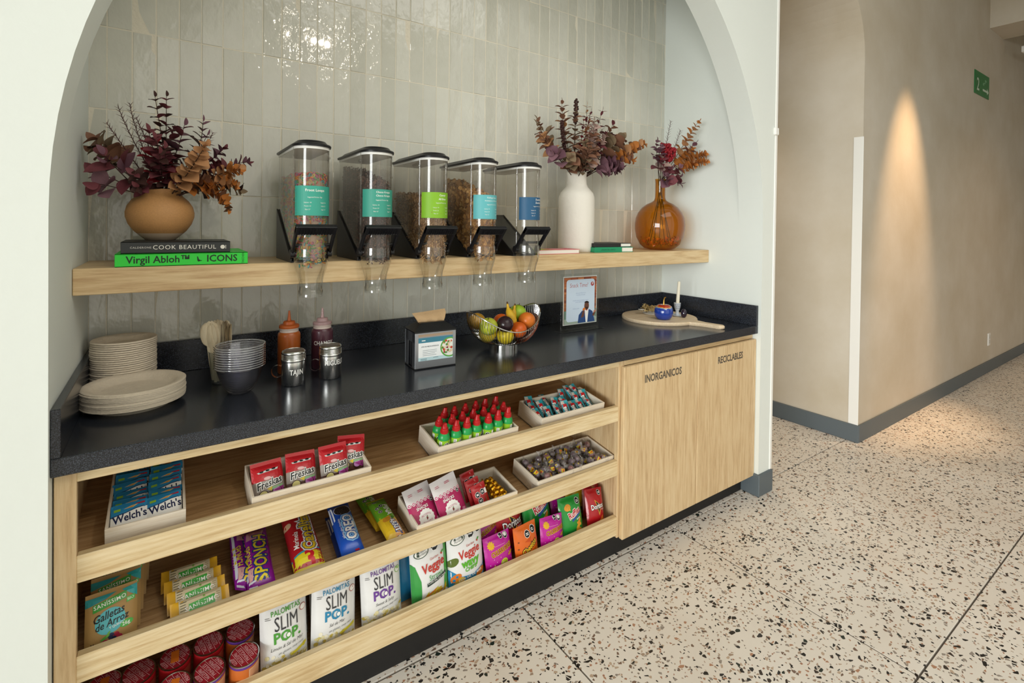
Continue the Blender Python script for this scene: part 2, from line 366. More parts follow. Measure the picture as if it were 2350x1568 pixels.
while cols[-1]+.0645 < W-.02: cols.append(cols[-1]+.0645)
cols.append(W); rows = [.984, 1.247, 1.51, 1.773, 2.037, 2.30, 2.556, 2.81, 2.98]
for zi, (z0, z1) in enumerate(zip(rows, rows[1:])):
    if zi == 7: continue
    for x0, x1 in zip(cols, cols[1:]):
        gp = .0030
        # hidden behind the arch
        if zi > 3:
            cx = (x0+x1)/2
            if cx < .45 and z0 > 2.29: continue
        t = link('tile', tile_me[R.randrange(3)], wb, ((x0+x1)/2, D+.004+R.uniform(-.0006,.0008), (z0+z1)/2),
                 (R.uniform(-.004,.004), 0, R.uniform(-.012,.012)), (x1-x0-gp, .009, z1-z0-gp))
for x0, x1 in zip(cols, cols[1:]):
    if x0 > 1.9: link('tile', tile_me[R.randrange(3)], wb, ((x0+x1)/2, D+.004, 2.895), (0,0,R.uniform(-.01,.01)), (x1-x0-.0026, .009, .167))
# passage and corridor block
PAR = [(XP+(XQ-XP)/2-(XQ-XP)/2*cos(pi*i/32), 2.55+(XQ-XP)/2*sin(pi*i/32)) for i in range(33)]
g = G(); arch_wall(g, PAR, XP, XQ, 0, 2.6, False, ZT); struct(g.build('wall_passage_arch', M_PLASTER, ang=30, fix=False))
struct(G().box(XQ, .0, 0, 8.6, 3.2, ZT).build('wall_corridor', M_PLASTER))
struct(G().box(XP, 3.2, 0, XQ, 3.3, ZT).build('wall_passage_end', M_PLASTER))
struct(G().box(8.6, -4.5, 0, 8.7, .1, ZT).build('wall_corridor_end', M_PLASTER))
struct(G().box(-1.6, -6, ZT, 8.7, 3.3, ZT+.1).build('ceiling', M_WHITE))
struct(G().box(-4.3, -6, 2.65, -1.6, 0, ZT+.1).build('top_light_blocker', M_WHITE))  # unseen block, hung low to dim daylight on the upper walls
bm_ = struct(G().box(6.8, -4.5, 3.39, 7.3, 0, ZT).build('ceiling_beam', M_PLASTER))
g = G(); g.box(2.8, -6.1, 0, 8.7, -6.0, ZT); g.box(-4.3, -6.1, 0, -.6, -6.0, ZT); struct(g.build('wall_rear_baffle', M_WHITE))  # unseen wall added to block sky light; its gap shapes the fill
struct(G().box(-2.5, -1.02, 0, -2.15, -.6, 2.65).build('shade_blocker', M_WHITE))  # unseen column, added only to shade the left front wall
struct(G().box(3.25, -6.0, 0, 3.35, -2.3, ZT).build('fill_blocker', M_WHITE))  # unseen panel, added to keep rear fill light out of the corridor
# skirtings and corner beads
def skirt(name, x0, y0, x1, y1): return struct(G().cbox(x0,y0,0,x1,y1,.115,.004).build(name, M_BASE))
skirt('baseboard_pier', W-.012, -.012, XP+.004, .12)
skirt('baseboard_passage', XQ-.012, -.012, XQ, 3.2)
skirt('baseboard_corridor', XQ, -.012, 8.6, 0)
skirt('baseboard_left', -4.3, -.012, -.004, 0)
struct(G().cbox(XP-.016, -.004, .115, XP+.004, .03, 3.2, .002).build('trim_1', M_TRIMW))
struct(G().cbox(XQ-.004, -.004, .115, XQ+.004, .055, 2.03, .002).build('trim_2', M_TRIMW))
struct(G().cbox(XP-.03, -.012, 1.915, XP+.004, .01, 1.955, .004).build('trim_3', M_TRIMW))
# terrazzo floor laid in large slabs
fl = struct(G().box(-4.3, -6.0, -.1, 8.6, 3.2, -.006).build('floor', pbr('floor_joint', '#5f574f', .8)))
slab = {}
xs = [-4.3]+[1.2996+.879*k for k in range(-6, 9)]+[8.6]
ys = [-6.0]+[.0641-.932*k for k in range(6, -1, -1)]+[.0641+.932, .0641+1.864, 3.2]
for xa, xb in zip(xs, xs[1:]):
    for ya, yb in zip(ys, ys[1:]):
        if xb-xa < .02 or yb-ya < .02: continue
        if ya > 0 and not (xb > XP and xa < XQ): continue
        key = (round(xb-xa,3), round(yb-ya,3))
        if key not in slab:
            slab[key] = G().cbox(-key[0]/2+.0030, -key[1]/2+.0030, -.02, key[0]/2-.0030, key[1]/2-.0030, 0, .0008).mesh('floor_slab', M_TERR)
        link('floor_slab', slab[key], fl, ((xa+xb)/2, (ya+yb)/2, 0))
struct(G().box(-.004, .0701, -.02, 1.2996+.879-.003, .20, 0).build('floor_strip', M_TERR))
# ---------------------------------------------------------------- cabinet (oak), worktop, wall shelf
FY = .042                               # face of the open shelf frame
cabA = thing('open_shelf_cabinet', 'oak cabinet with three open sloping snack shelves left of the doors', 'cabinet', (0,0,0))
X0, X1 = .0415, 1.768
g = G(); g.cbox(.003, FY, .105, X0, FY+.022, .857, .0015); g.build('stile', M_OAKZ, cabA)
g = G(); g.cbox(X1, FY, .105, 1.800, FY+.022, .857, .0015); g.build('stile', M_OAKZ, cabA)
G().cbox(X0, FY, .829, X1, FY+.022, .857, .0015).build('top_rail', M_RAIL_LIT, cabA)
RAILS = [(.599,.661), (.370,.432), (.117,.196)]
for z0, z1 in RAILS: G().cbox(X0, FY, z0, X1, FY+.022, z1, .0015).build('shelf_lip', M_RAIL_LIT, cabA)
G().box(.003, FY+.022, .105, .022, .63, .857).build('side_panel', M_OAKZ, cabA)
G().box(1.781, FY+.022, .105, 1.800, .63, .857).build('side_panel', M_OAKZ, cabA)
G().box(.022, .622, .105, 1.781, .63, .857).build('back_panel', M_OAKD, cabA)
G().box(.003, .066, .845, 1.80, .63, .857).build('top_panel', M_OAKD, cabA)
SLOPE = rad(9)
SH = [(.608), (.377), (.137)]           # shelf surface height at the lip
SY = FY+.022
for z in SH:
    L = .555/cos(SLOPE)
    o = G().box(.022, 0, -.016, 1.781, L, 0).build('sloping_shelf', M_OAKD, cabA, loc=(0, SY, z), rot=(SLOPE,0,0))
def S(k, x, d, h=0):
    """point on sloping shelf k: x along the counter, d up the slope from the lip, h above the board"""
    return Vector((x, SY+d*cos(SLOPE)-h*sin(SLOPE), SH[k]+d*sin(SLOPE)+h*cos(SLOPE)))
cabB = thing('door_cabinet', 'oak two-door waste cabinet at the right end of the counter', 'cabinet', (0,0,0))
G().box(1.801, FY+.022, .105, W-.004, .63, .857).build('body', M_OAKZ, cabB)
G().cbox(1.801, FY, .829, W-.004, FY+.022, .857, .0015).build('top_rail', M_OAKX, cabB)
def door(x0, x1, txt, tx, tz, th):
    d = G().cbox(x0, .021, .102, x1, FY-.001, .829, .003).build('door', M_OAKZ, cabB)
    flat_text('lettering', txt, th, GREY_INK, d, Matrix(((1,0,0,tx),(0,0,-1,.0206),(0,1,0,tz),(0,0,0,1))), bold=.03, xs=.79)
    return d
kick = tag(G().box(-.0, .088, 0, W-.014, .11, .104).build('kickboard', M_KICK), 'black recessed kickboard under the oak cabinets', 'kickboard')
tag(G().cbox(.001, .0146, .859, W-.001, D-.003, ZC, .002).build('worktop', M_STONE), 'black quartz worktop slab filling the niche', 'worktop')
tag(G().cbox(.018, D-.021, ZC, W-.018, D-.003, 1.007, .0015).build('back_splash', M_STONE), 'long black quartz splash strip against the tiled wall', 'splash')
tag(G().cbox(.001, .0146, ZC, .018, D-.003, 1.007, .0015).build('side_splash', M_STONE), 'short black quartz splash strip on the left niche wall beside the plates', 'splash')
tag(G().cbox(W-.018, .0146, ZC, W-.001, D-.003, 1.007, .0015).build('side_splash', M_STONE), 'short black quartz splash strip on the right niche wall', 'splash')
ZS = 1.287
tag(G().cbox(.001, .3142, 1.2155, W-.001, D-.001, ZS, .002).build('wall_shelf', M_OAKX), 'thick oak floating shelf running across the tiled niche', 'shelf')
# ---------------------------------------------------------------- lettering
TXT = {}
def text2d(s, bold=0, shear=0, align='CENTER', sp=1.0):
    """outline of a line of text, 1 unit high, as 2D vertices and faces"""
    k = (s, bold, shear, align, sp)
    if k not in TXT:
        c = bpy.data.curves.new('t', 'FONT'); c.body = s; c.resolution_u = 2; c.offset = bold; c.shear = shear
        c.align_x = align; c.align_y = 'CENTER'; c.space_character = sp; c.fill_mode = 'FRONT'
        o = bpy.data.objects.new('t', c); m = bpy.data.meshes.new_from_object(o)
        vs = [(v.co.x, v.co.y) for v in m.vertices]; fs = [tuple(p.vertices) for p in m.polygons]
        bpy.data.objects.remove(o); bpy.data.curves.remove(c); bpy.data.meshes.remove(m); TXT[k] = (vs, fs)
    return TXT[k]
def flat_text(name, s, h, mat, parent, M, bold=0, shear=0, align='CENTER', xs=1, sp=1.0):
    vs, fs = text2d(s, bold, shear, align, sp)
    g = G(); g.add([M @ Vector((x*h*xs*1.38, y*h*1.38, 0)) for x, y in vs], fs); return g.build(name, mat, parent, fix=False)
class Art:
    """flat print: polygons and text laid on a surface map fn(u, v, h) -> point; h is the print's height over the surface"""
    def __init__(s, fn, step=None): s.fn = fn; s.step = step; s.items = []; s.mats = []; s.h = .0003; s.inc = .00005
    def mi(s, m):
        if m not in s.mats: s.mats.append(m)
        return s.mats.index(m)
    def poly(s, pts, m, lift=None):
        s.h += s.inc; s.items.append(([tuple(p) for p in pts], [tuple(range(len(pts)))], s.mi(m), s.h if lift is None else lift)); return s
    def rect(s, x0, y0, x1, y1, m): return s.poly([(x0,y0),(x1,y0),(x1,y1),(x0,y1)], m)
    def ell(s, cx, cy, rx, ry, m, n=20, rot=0, a0=0, a1=2*pi):
        return s.poly([(cx+rx*cos(a)*cos(rot)-ry*sin(a)*sin(rot), cy+rx*cos(a)*sin(rot)+ry*sin(a)*cos(rot)) for a in (a0+(a1-a0)*i/n for i in range(n))], m)
    def oct(s, cx, cy, r, m=None):
        """black warning octagon with two pale lines"""
        s.ell(cx, cy, r*1.12, r*1.12, INK_W, 8, pi/8); s.ell(cx, cy, r, r, INK_K, 8, pi/8)
        s.rect(cx-r*.55, cy+r*.08, cx+r*.55, cy+r*.3, INK_W); s.rect(cx-r*.55, cy-r*.32, cx+r*.55, cy-r*.1, INK_W); return s
    def star(s, cx, cy, r, m, n=12, q=.7):
        return s.poly([(cx+(r if i%2 else r*q)*cos(pi*i/n), cy+(r if i%2 else r*q)*sin(pi*i/n)) for i in range(2*n)], m)
    def lines(s, x0, x1, y0, dy, n, th, m):
        s.h += s.inc
        for i in range(n):
            y = y0-i*dy; e = x1-(x1-x0)*R.uniform(0,.3); s.items.append(([(x0,y),(e,y),(e,y+th),(x0,y+th)], [(0,1,2,3)], s.mi(m), s.h))
        return s
    def text(s, t, cx, cy, h, m, rot=0, bold=0, shear=0, xs=1, align='CENTER', sp=1.0, arc=0):
        s.h += s.inc
        vs, fs = text2d(t, bold, shear, align, sp); k = h*1.38
        o = []
        for x, y in vs:
            x, y = x*k*xs, y*k
            y += arc*x*x
            o.append((cx+x*cos(rot)-y*sin(rot), cy+x*sin(rot)+y*cos(rot)))
        s.items.append((o, fs, s.mi(m), s.h)); return s
    def otext(s, t, cx, cy, h, m, mo, w=.05, **k):
        """outlined lettering"""
        b = k.pop('bold', .01)
        s.text(t, cx, cy, h, mo, bold=b+w, **k); return s.text(t, cx, cy, h, m, bold=b, **k)
    def build(s, name, parent, ext=None):
        """cut along a lattice so the print follows the surface, then map it"""
        bmm = bmesh.new(); lay = bmm.verts.layers.float.new('h')
        for vs, fs, mi, h in s.items:
            bv = []
            for x, y in vs:
                v = bmm.verts.new((x, y, 0)); v[lay] = h; bv.append(v)
            for f in fs:
                try: q = bmm.faces.new([bv[i] for i in f]); q.material_index = mi
                except ValueError: pass
        if s.step:
            xs = [v.co.x for v in bmm.verts]; ys = [v.co.y for v in bmm.verts]
            for ax, a in ((0, xs), (1, ys)):
                st = s.step if not isinstance(s.step, tuple) else s.step[ax]
                if not st: continue
                p = math.floor(min(a)/st)*st+st
                while p < max(a):
                    n = (1,0,0) if ax == 0 else (0,1,0); c = (p,0,0) if ax == 0 else (0,p,0)
                    bmesh.ops.bisect_plane(bmm, geom=bmm.verts[:]+bmm.edges[:]+bmm.faces[:], plane_co=c, plane_no=n, dist=1e-7); p += st
            for v in bmm.verts: pass
        # interpolated layer survives the cuts (bisect blends vertex data)
        me = bpy.data.meshes.new(name)
        for v in bmm.verts: v.co = s.fn(v.co.x, v.co.y, v[lay])
        bmm.to_mesh(me); bmm.free()
        for m in s.mats: me.materials.append(m)
        return link(name, me, parent)
def ink(h, r=.45): return pbr('ink_'+h.strip('#'), h, r)
INK_W = ink('#f4f3ef'); INK_K = ink('#16161a'); GREY_INK = ink('#5b5247', .6)
door(1.779, 2.2775, 'INORGANICOS', 2.03, .758, .0335)
door(2.2805, W-.003, 'RECICLABLES', 2.545, .762, .0335)
# ---------------------------------------------------------------- books and vases on the wall shelf
def book(name, label, x0, y0, z0, w, d, t, cover, rot=0, spine='front', page='#efece2'):
    """lying book: origin at the near left corner; spine along x at the front"""
    o = thing(name, label, 'book', (x0, y0, z0), (0,0,rot))
    c = .0025; m = pbr('book_'+cover.strip('#'), cover, .45)
    g = G(); g.cbox(0, 0, 0, w, d, c, .0006); g.cbox(0, 0, t-c, w, d, t, .0006)
    if spine == 'front': g.cbox(0, 0, 0, w, c, t, .0006)
    else: g.cbox(0, 0, 0, c, d, t, .0006)
    g.build('cover', m, o)
    if spine == 'front': G().box(.003, c, c, w-.003, d-.003, t-c).build('pages', pbr('paper_pages', page, .8, bump=(400,.2)), o)
    else: G().box(c, .003, c, w-.003, d-.003, t-c).build('pages', pbr('paper_pages', page, .8, bump=(400,.2)), o)
    return o
def spine_map(x, y, h): return Vector((x, -h, y))
b1 = book('book', 'bright green book lying under the dark cookbook below the tan vase', .088, .32, ZS, .325, .25, .0365, '#2fd23f')
a = Art(spine_map); gk = ink('#0d2a12')
a.text('Virgil Abloh™', .100, .0185, .0205, gk, bold=.018, xs=.92); a.text('ICONS', .256, .0185, .0205, gk, bold=.018, xs=.95); a.text('TASCHEN', .312, .0185, .006, gk, rot=pi/2, xs=.9)
a.poly([(.1915,.0255),(.1935,.026),(.1965,.017),(.2035,.0125),(.2040,.0145),(.2000,.0125),(.1955,.0105),(.1925,.013)], gk); a.build('lettering', b1)
b2 = book('cookbook', 'thin charcoal cookbook lying on the bright green book', .1005, .325, ZS+.0367, .265, .21, .033, '#2c2f30')
a = Art(spine_map); a.text('CALDERONE', .045, .0165, .0055, ink('#c9c7c0'), sp=1.15); a.text('COOK BEAUTIFUL', .150, .0165, .0125, ink('#e6e3da'), sp=1.12); a.ell(.245,.0165,.006,.006,ink('#e6e3da')); a.rect(.2525,.011,.2538,.022,ink('#e6e3da')); a.build('lettering', b2)
b3 = book('book', 'small lime and pink paperback lying left of the white vase', 1.552, .332, ZS, .25, .10, .021, '#e58a86', rot=0, spine='left')
a = Art(lambda x,y,h: Vector((x,y,.021+h))); a.rect(.002,.002,.248,.098,ink('#d9566c')); a.rect(.0,.0,.085,.1,ink('#a9c63f')); a.ell(.15,.05,.04,.03,ink('#f0b7b5')); a.build('cover_print', b3)
G().box(-.0006,.0005,.0005,.0,.0995,.0205).build('spine_print', ink('#a9c63f'), b3)
b4 = book('book', 'green clothbound book lying under a black notebook beside the amber vase', 1.925, .362, ZS, .245, .19, .0255, '#1f8f62', rot=-.12, spine='left')
part_label(G().box(.0,-.0008,.0,.17,.0,.0255).build('spine_print', pbr('book_1f8f62', '#1f8f62'), b4), 'green cloth spine')
a = Art(lambda x,y,h: Vector((x,-.0009-h,y))); a.text('JARDIN DEL UNICO', .085, .0127, .008, ink('#0f5a3c'), xs=.9); a.build('lettering', b4)
b5 = book('notebook', 'black notebook lying on the green clothbound book', 1.932, .368, ZS+.0258, .235, .17, .019, '#232323', rot=-.10, spine='left')
G().box(.0,-.0008,.0,.165,.0,.019).build('spine_cover', pbr('book_232323', '#232323'), b5)
def vase(name, label, prof, loc, mat, n=48, th=.004):
    inner = [(max(r-th,.001), z) for r, z in prof[::-1]]; inner[-1] = (inner[-1][0], prof[0][1]+th)
    g = G(); g.lathe([(.0005, prof[0][1])]+prof+inner+[(.0005, prof[0][1]+th)], n); me = g.mesh(name, mat, 60)
    return tag(link(name, me, None, loc), label, 'vase')
def two_tone(name, c1, c2, zsplit):
    m, N, Lk, b = mk(name); tc = N.new('ShaderNodeTexCoord'); sx = N.new('ShaderNodeSeparateXYZ'); Lk.new(tc.outputs['Object'], sx.inputs[0])
    lt = N.new('ShaderNodeMath'); lt.operation = 'LESS_THAN'; lt.inputs[1].default_value = zsplit; Lk.new(sx.outputs[2], lt.inputs[0])
    n = N.new('ShaderNodeTexNoise'); n.inputs['Scale'].default_value = 260; Lk.new(tc.outputs['Object'], n.inputs['Vector'])
    cr = N.new('ShaderNodeValToRGB'); a = lin(c1); cr.color_ramp.elements[0].color = (*[x*.8 for x in a],1); cr.color_ramp.elements[1].color = (*[min(1,x*1.15) for x in a],1); Lk.new(n.outputs['Fac'], cr.inputs[0])
    mx = N.new('ShaderNodeMix'); mx.data_type = 'RGBA'; Lk.new(lt.outputs[0], mx.inputs[0]); Lk.new(cr.outputs[0], mx.inputs[6]); mx.inputs[7].default_value = (*lin(c2),1)
    Lk.new(mx.outputs[2], b.inputs['Base Color']); b.inputs['Roughness'].default_value = .62; return m
ZV = ZS+.0367+.0332
vase('tan_vase', 'round squat tan stoneware vase standing on the two books',
     [(.034,0),(.038,.001),(.052,.014),(.068,.03),(.081,.05),(.088,.072),(.0885,.085),(.084,.104),(.073,.122),(.060,.134),(.053,.142),(.052,.150),(.054,.156)],
     (.1897,.46,ZV), two_tone('tan_stoneware', '#bb8a55', '#cbb49a', .022))
vase('white_vase', 'tall matt white bottle vase standing on the oak shelf',
     [(.085,0),(.0885,.003),(.0905,.02),(.0905,.255),(.089,.275),(.082,.295),(.068,.312),(.056,.325),(.050,.34),(.0485,.36),(.0485,.385),(.050,.394),(.050,.398)],
     (1.909,.48,ZS), pbr('matt_white_ceramic', '#e9e4da', .8, bump=(60,.15)))
def amber():
    m, N, Lk, b = mk('amber_glass_thin'); out = [n for n in N if n.type == 'OUTPUT_MATERIAL'][0]; N.remove(b)
    t = N.new('ShaderNodeBsdfTransparent'); lw = N.new('ShaderNodeLayerWeight'); lw.inputs[0].default_value = .35
    cr = N.new('ShaderNodeValToRGB'); cr.color_ramp.elements[0].color = (*lin('#f2c464'),1); cr.color_ramp.elements[1].color = (*lin('#c08428'),1)
    Lk.new(lw.outputs['Facing'], cr.inputs[0]); Lk.new(cr.outputs[0], t.inputs[0])
    g = N.new('ShaderNodeBsdfGlossy'); g.inputs['Roughness'].default_value = .02; fr = schlick(N, Lk)
    d = N.new('ShaderNodeBsdfDiffuse'); d.inputs[0].default_value = (*lin('#b8801f'),1); m0 = N.new('ShaderNodeMixShader'); m0.inputs[0].default_value = .12
    Lk.new(t.outputs[0], m0.inputs[1]); Lk.new(d.outputs[0], m0.inputs[2])
    mx = N.new('ShaderNodeMixShader'); Lk.new(fr, mx.inputs[0]); Lk.new(m0.outputs[0], mx.inputs[1]); Lk.new(g.outputs[0], mx.inputs[2]); Lk.new(mx.outputs[0], out.inputs['Surface']); return m
M_AMB = amber()
AVX, AVY = 2.526, .46
ap = [(.05,.0),(.085,.008),(.11,.03),(.13,.07),(.138,.115),(.1385,.145),(.134,.18),(.122,.21),(.102,.238),(.075,.258),(.048,.270),(.034,.280),(.0285,.295),(.0275,.33),(.0275,.38),(.029,.398),(.030,.402)]
g = G(); g.lathe([(.001,.0)]+ap, 48)
tag(g.build('amber_vase', M_AMB, None, 60, (AVX,AVY,ZS)), 'round amber glass bottle vase at the right end of the oak shelf', 'vase')
g = G(); M_CHIP = [pbr('amber_chip_a', '#b4560f', .35), pbr('amber_chip_b', '#7d3708', .35), pbr('amber_chip_c', '#d98425', .35)]
for k in range(150):
    a_, r_ = R.uniform(0,2*pi), .105*sqrt(R.random()); zz = .014+.045*R.random()+.012*(r_/.1); s_ = R.uniform(.006,.011)
    mm = Matrix.Translation((r_*cos(a_), r_*sin(a_), zz)) @ Euler((R.uniform(0,6),R.uniform(0,6),0)).to_matrix().to_4x4()
    i0 = len(g.v); g.add([(-s_,0,0),(s_,0,0),(0,-s_*.8,0),(0,s_*.8,0),(0,0,-s_*.35),(0,0,s_*.35)], [(0,2,5),(2,1,5),(1,3,5),(3,0,5),(2,0,4),(1,2,4),(3,1,4),(0,3,4)], k%3)
    g.xf(mm, i0)
tag(g.build('amber_pebbles', M_CHIP, None, 40, (AVX,AVY,ZS)), 'bed of amber chips lying in the bottom of the amber vase', 'pebbles', kind='stuff')
# ---------------------------------------------------------------- dried bouquets: bouquet > branch > leaf
def leafmat(n, c): return pbr('leaf_'+n, c, .7, var=(60,.22))
LM = dict(dk=leafmat('dark_brown','#3d211c'), bg=leafmat('burgundy','#6b333a'), pl=leafmat('plum','#6e4a56'), br=leafmat('brown','#835b45'), tn=leafmat('tan','#b8865b'),
          og=leafmat('orange','#bb7535'), ol=leafmat('olive','#7d6950'), gp=leafmat('grey_pink','#b3978d'), rd=leafmat('red','#8c1420'), nd=leafmat('needle','#4a2622'), mv=leafmat('mauve','#845f69'))
STEM = pbr('stem_brown', '#3a2419', .8)
LEAFME = {}
def leaf_mesh(shape, mat):
    k = (shape, mat)
    if k not in LEAFME:
        g = G(); L, wd, cup = {'round':(1,.95,.16),'oval':(1,.6,.12),'long':(1,.36,.10),'big':(1,.9,.08)}[shape]
        nu = 8; mid = [(0,0,0)]; vs = [(0,0,0)]; fs = []
        for i in range(1, nu):
            t = i/nu; hw = wd/2*sin(pi*t**.85)**.75; z = cup*(t-t*t)*2
            vs += [(-hw, t*L, z+hw*.35), (0, t*L, z), (hw, t*L, z+hw*.35)]
        vs.append((0, L, 0)); n = len(vs)
        fs += [(0,2,1),(0,3,2)]
        for i in range(nu-2):
            a_ = 1+3*i; fs += [(a_,a_+1,a_+4,a_+3),(a_+1,a_+2,a_+5,a_+4)]
        a_ = 1+3*(nu-2); fs += [(a_,a_+1,n-1),(a_+1,a_+2,n-1)]
        g.add(vs, fs, 0, True); LEAFME[k] = g.mesh('leaf', LM[mat], 80, fix=False)
    return LEAFME[k]
def branch(bq, p0, p1, sag, kind, n, size, mats, shape='round', start=.25, flat=.0, spread=1.0, berry=1.4):
    p0, p1 = Vector(p0), Vector(p1); c = (p0+p1)/2+Vector(sag)
    def P(t): return p0*(1-t)**2+c*2*t*(1-t)+p1*t*t
    def T(t): return ((c-p0)*(1-t)+(p1-c)*t).normalized()
    g = G(); g.tube([P(i/10) for i in range(11)], [.0021-.0013*i/10 for i in range(11)], 5)
    if kind == 'needle':
        for i in range(n):
            t = start+(1-start)*i/n; d = T(t); q = P(t); a_ = i*2.4
            s1 = d.orthogonal().normalized(); s2 = d.cross(s1); out = (s1*cos(a_)+s2*sin(a_))*.75+d*.65
            ln = size*(1.1-.5*t); g.tube([q, q+out*ln], [.0011,.0003], 3)
    if kind == 'berry':
        for i in range(n):
            t = start+(1-start)*i/n; d = T(t); q = P(t); a_ = i*2.4; s1 = d.orthogonal().normalized(); s2 = d.cross(s1)
            cc = q+(s1*cos(a_)+s2*sin(a_))*size*R.uniform(.6,berry); g.lathe([(.0002,-size),(size*.8,-size*.6),(size,0),(size*.8,size*.6),(.0002,size)], 6, 1, tuple(cc))
    o = g.build('branch', [STEM if kind != 'needle' else LM['nd'], LM[mats[0]]], bq, 80)
    if kind in ('needle', 'berry'): return o
    for i in range(n):
        t = start+(1-start)*(i+.5)/n; q = P(t); d = T(t)
        s1 = d.orthogonal().normalized(); s2 = d.cross(s1); a0 = (i*1.57 if kind == 'pair' else i*2.4)+R.uniform(-.3,.3)
        for k in range(2 if kind == 'pair' else 1):
            a_ = a0+k*pi; out = (s1*cos(a_)+s2*sin(a_))*spread+d*R.uniform(.25,.7)+Vector((0,0,-.15)); out.normalize()
            nrm = d+out*-.3+Vector((R.uniform(-.25,.25),R.uniform(-.6,.0)-flat,R.uniform(-.1,.4)))
            x = out.cross(nrm).normalized(); z = x.cross(out).normalized()
            s = 1.25*size*R.uniform(.78,1.12)*(1.0-.45*max(0,t-.55)/.45)
            M = Matrix((x, out, z)).transposed().to_4x4(); M.translation = q
            lf = link('leaf', leaf_mesh(shape, R.choice(mats)), o); lf.matrix_local = M @ Matrix.Scale(s, 4)
    if kind != 'needle':   # leaf at the tip
        M = Matrix((T(1).orthogonal().normalized(), T(1), T(1).cross(T(1).orthogonal()).normalized()*-1)).transposed().to_4x4(); M.translation = P(1)
        lf = link('leaf', leaf_mesh(shape, mats[0]), o); lf.matrix_local = M @ Matrix.Scale(size*.55, 4)
    return o
bq1 = thing('dried_bouquet', 'loose dried bouquet of burgundy, brown and tan leaves in the squat tan vase', 'bouquet', (0,0,0))
m1 = (.19,.46,ZV+.12)
def B1(x, y, z, *a, **k):
    branch(bq1, (m1[0]+R.uniform(-.03,.03), m1[1]+R.uniform(-.03,.03), m1[2]), (x,y,z), *a, **k)
    if a[1] in ('pair','alt') and R.random() < .62: branch(bq1, (m1[0]+R.uniform(-.03,.03), m1[1]+R.uniform(-.03,.03), m1[2]), (x+R.uniform(-.035,.035),y+R.uniform(-.03,.03),z-R.uniform(.01,.07)), *a, **k)
B1(.203,.46,1.80,(0,0,.02),'pair',8,.036,['dk','dk','bg'],'oval',.3)
B1(.11,.50,1.775,(-.03,0,.02),'needle',46,.026,['nd'])
B1(.085,.46,1.755,(-.03,0,.02),'needle',42,.024,['nd'])
B1(.06,.44,1.70,(-.02,0,.03),'needle',40,.022,['nd'])
B1(.13,.42,1.72,(-.01,-.02,.03),'needle',40,.024,['nd'])
B1(.035,.47,1.655,(-.02,0,.05),'pair',5,.052,['br','br','ol'],'round',.45)
B1(.045,.41,1.555,(-.05,-.02,.02),'alt',3,.07,['bg','mv'],'big',.5)
B1(.06,.38,1.60,(-.03,-.02,.03),'alt',4,.06,['pl','bg'],'oval',.4)
B1(.16,.40,1.68,(0,-.03,.03),'pair',7,.045,['bg','bg','rd'],'oval',.25)
B1(.20,.38,1.63,(0,-.03,.02),'pair',7,.045,['bg','dk'],'oval',.2)
B1(.25,.48,1.72,(.02,0,.03),'pair',6,.05,['pl','bg'],'oval',.3)
B1(.30,.46,1.735,(.04,0,.02),'pair',7,.042,['pl','dk'],'long',.35)
B1(.33,.50,1.71,(.04,0,.03),'needle',40,.024,['nd'])
branch(bq1,(.21,.43,ZV+.13),(.300,.33,1.645),(.01,-.04,.0),'pair',12,.038,['tn','tn','tn'],'round',.15,flat=.7)
B1(.425,.44,1.615,(.05,0,.06),'pair',10,.036,['bg','bg','pl'],'oval',.3)
B1(.40,.40,1.585,(.05,-.02,.06),'pair',9,.033,['og','tn'],'round',.35)
B1(.405,.45,1.525,(.05,0,.05),'pair',6,.044,['ol','dk'],'round',.35)
B1(.365,.39,1.455,(.08,-.02,.09),'pair',10,.030,['og','og','br'],'round',.35)
B1(.31,.41,1.54,(.05,-.03,.05),'pair',8,.036,['og','br'],'round',.25)
B1(.36,.50,1.66,(.05,0,.05),'pair',8,.04,['bg','pl'],'oval',.3)
B1(.13,.37,1.55,(-.02,-.04,.03),'pair',4,.036,['dk','bg'],'oval',.4)
B1(.22,.50,1.70,(0,0,.03),'pair',7,.045,['dk','bg'],'oval',.25)
bq2 = thing('dried_bouquet', 'tall dried bouquet of brown and plum eucalyptus in the white bottle vase', 'bouquet', (0,0,0))
m2 = (1.909,.48,ZS+.36)
def B2(x, y, z, *a, **k):
    branch(bq2, (m2[0]+R.uniform(-.025,.025), m2[1]+R.uniform(-.025,.025), m2[2]), (x,y,z), *a, **k)
    if a[1] in ('pair','alt') and R.random() < .62: branch(bq2, (m2[0]+R.uniform(-.025,.025), m2[1]+R.uniform(-.025,.025), m2[2]), (x+R.uniform(-.035,.035),y+R.uniform(-.03,.03),z-R.uniform(.01,.07)), *a, **k)
B2(1.82,.50,2.03,(-.04,0,.02),'pair',13,.045,['br','tn','br'],'oval',.3)
B2(1.79,.46,1.93,(-.03,0,.04),'berry',60,.006,['dk'],start=.4)
B2(1.915,.50,2.06,(0,0,0),'berry',26,.007,['dk'],start=.7)
B2(1.86,.44,1.98,(-.01,0,.02),'pair',11,.046,['br','ol','br'],'oval',.25)
B2(1.99,.50,2.04,(.02,0,.02),'pair',10,.042,['tn','bg'],'long',.3)
B2(2.07,.47,2.02,(.05,0,.02),'pair',12,.042,['bg','rd','bg'],'long',.3)
B2(2.15,.47,1.96,(.06,0,.04),'pair',9,.05,['br','bg'],'oval',.3)
B2(2.18,.44,1.89,(.06,0,.05),'alt',8,.075,['ol','ol','br'],'round',.35)
B2(2.36,.44,1.87,(.10,0,.09),'pair',13,.046,['og','tn','br'],'round',.35)
B2(2.16,.42,1.73,(.08,-.02,.09),'alt',12,.052,['pl','mv','pl'],'round',.35)
B2(2.08,.40,1.75,(.05,-.02,.06),'pair',7,.05,['pl','mv'],'round',.3)
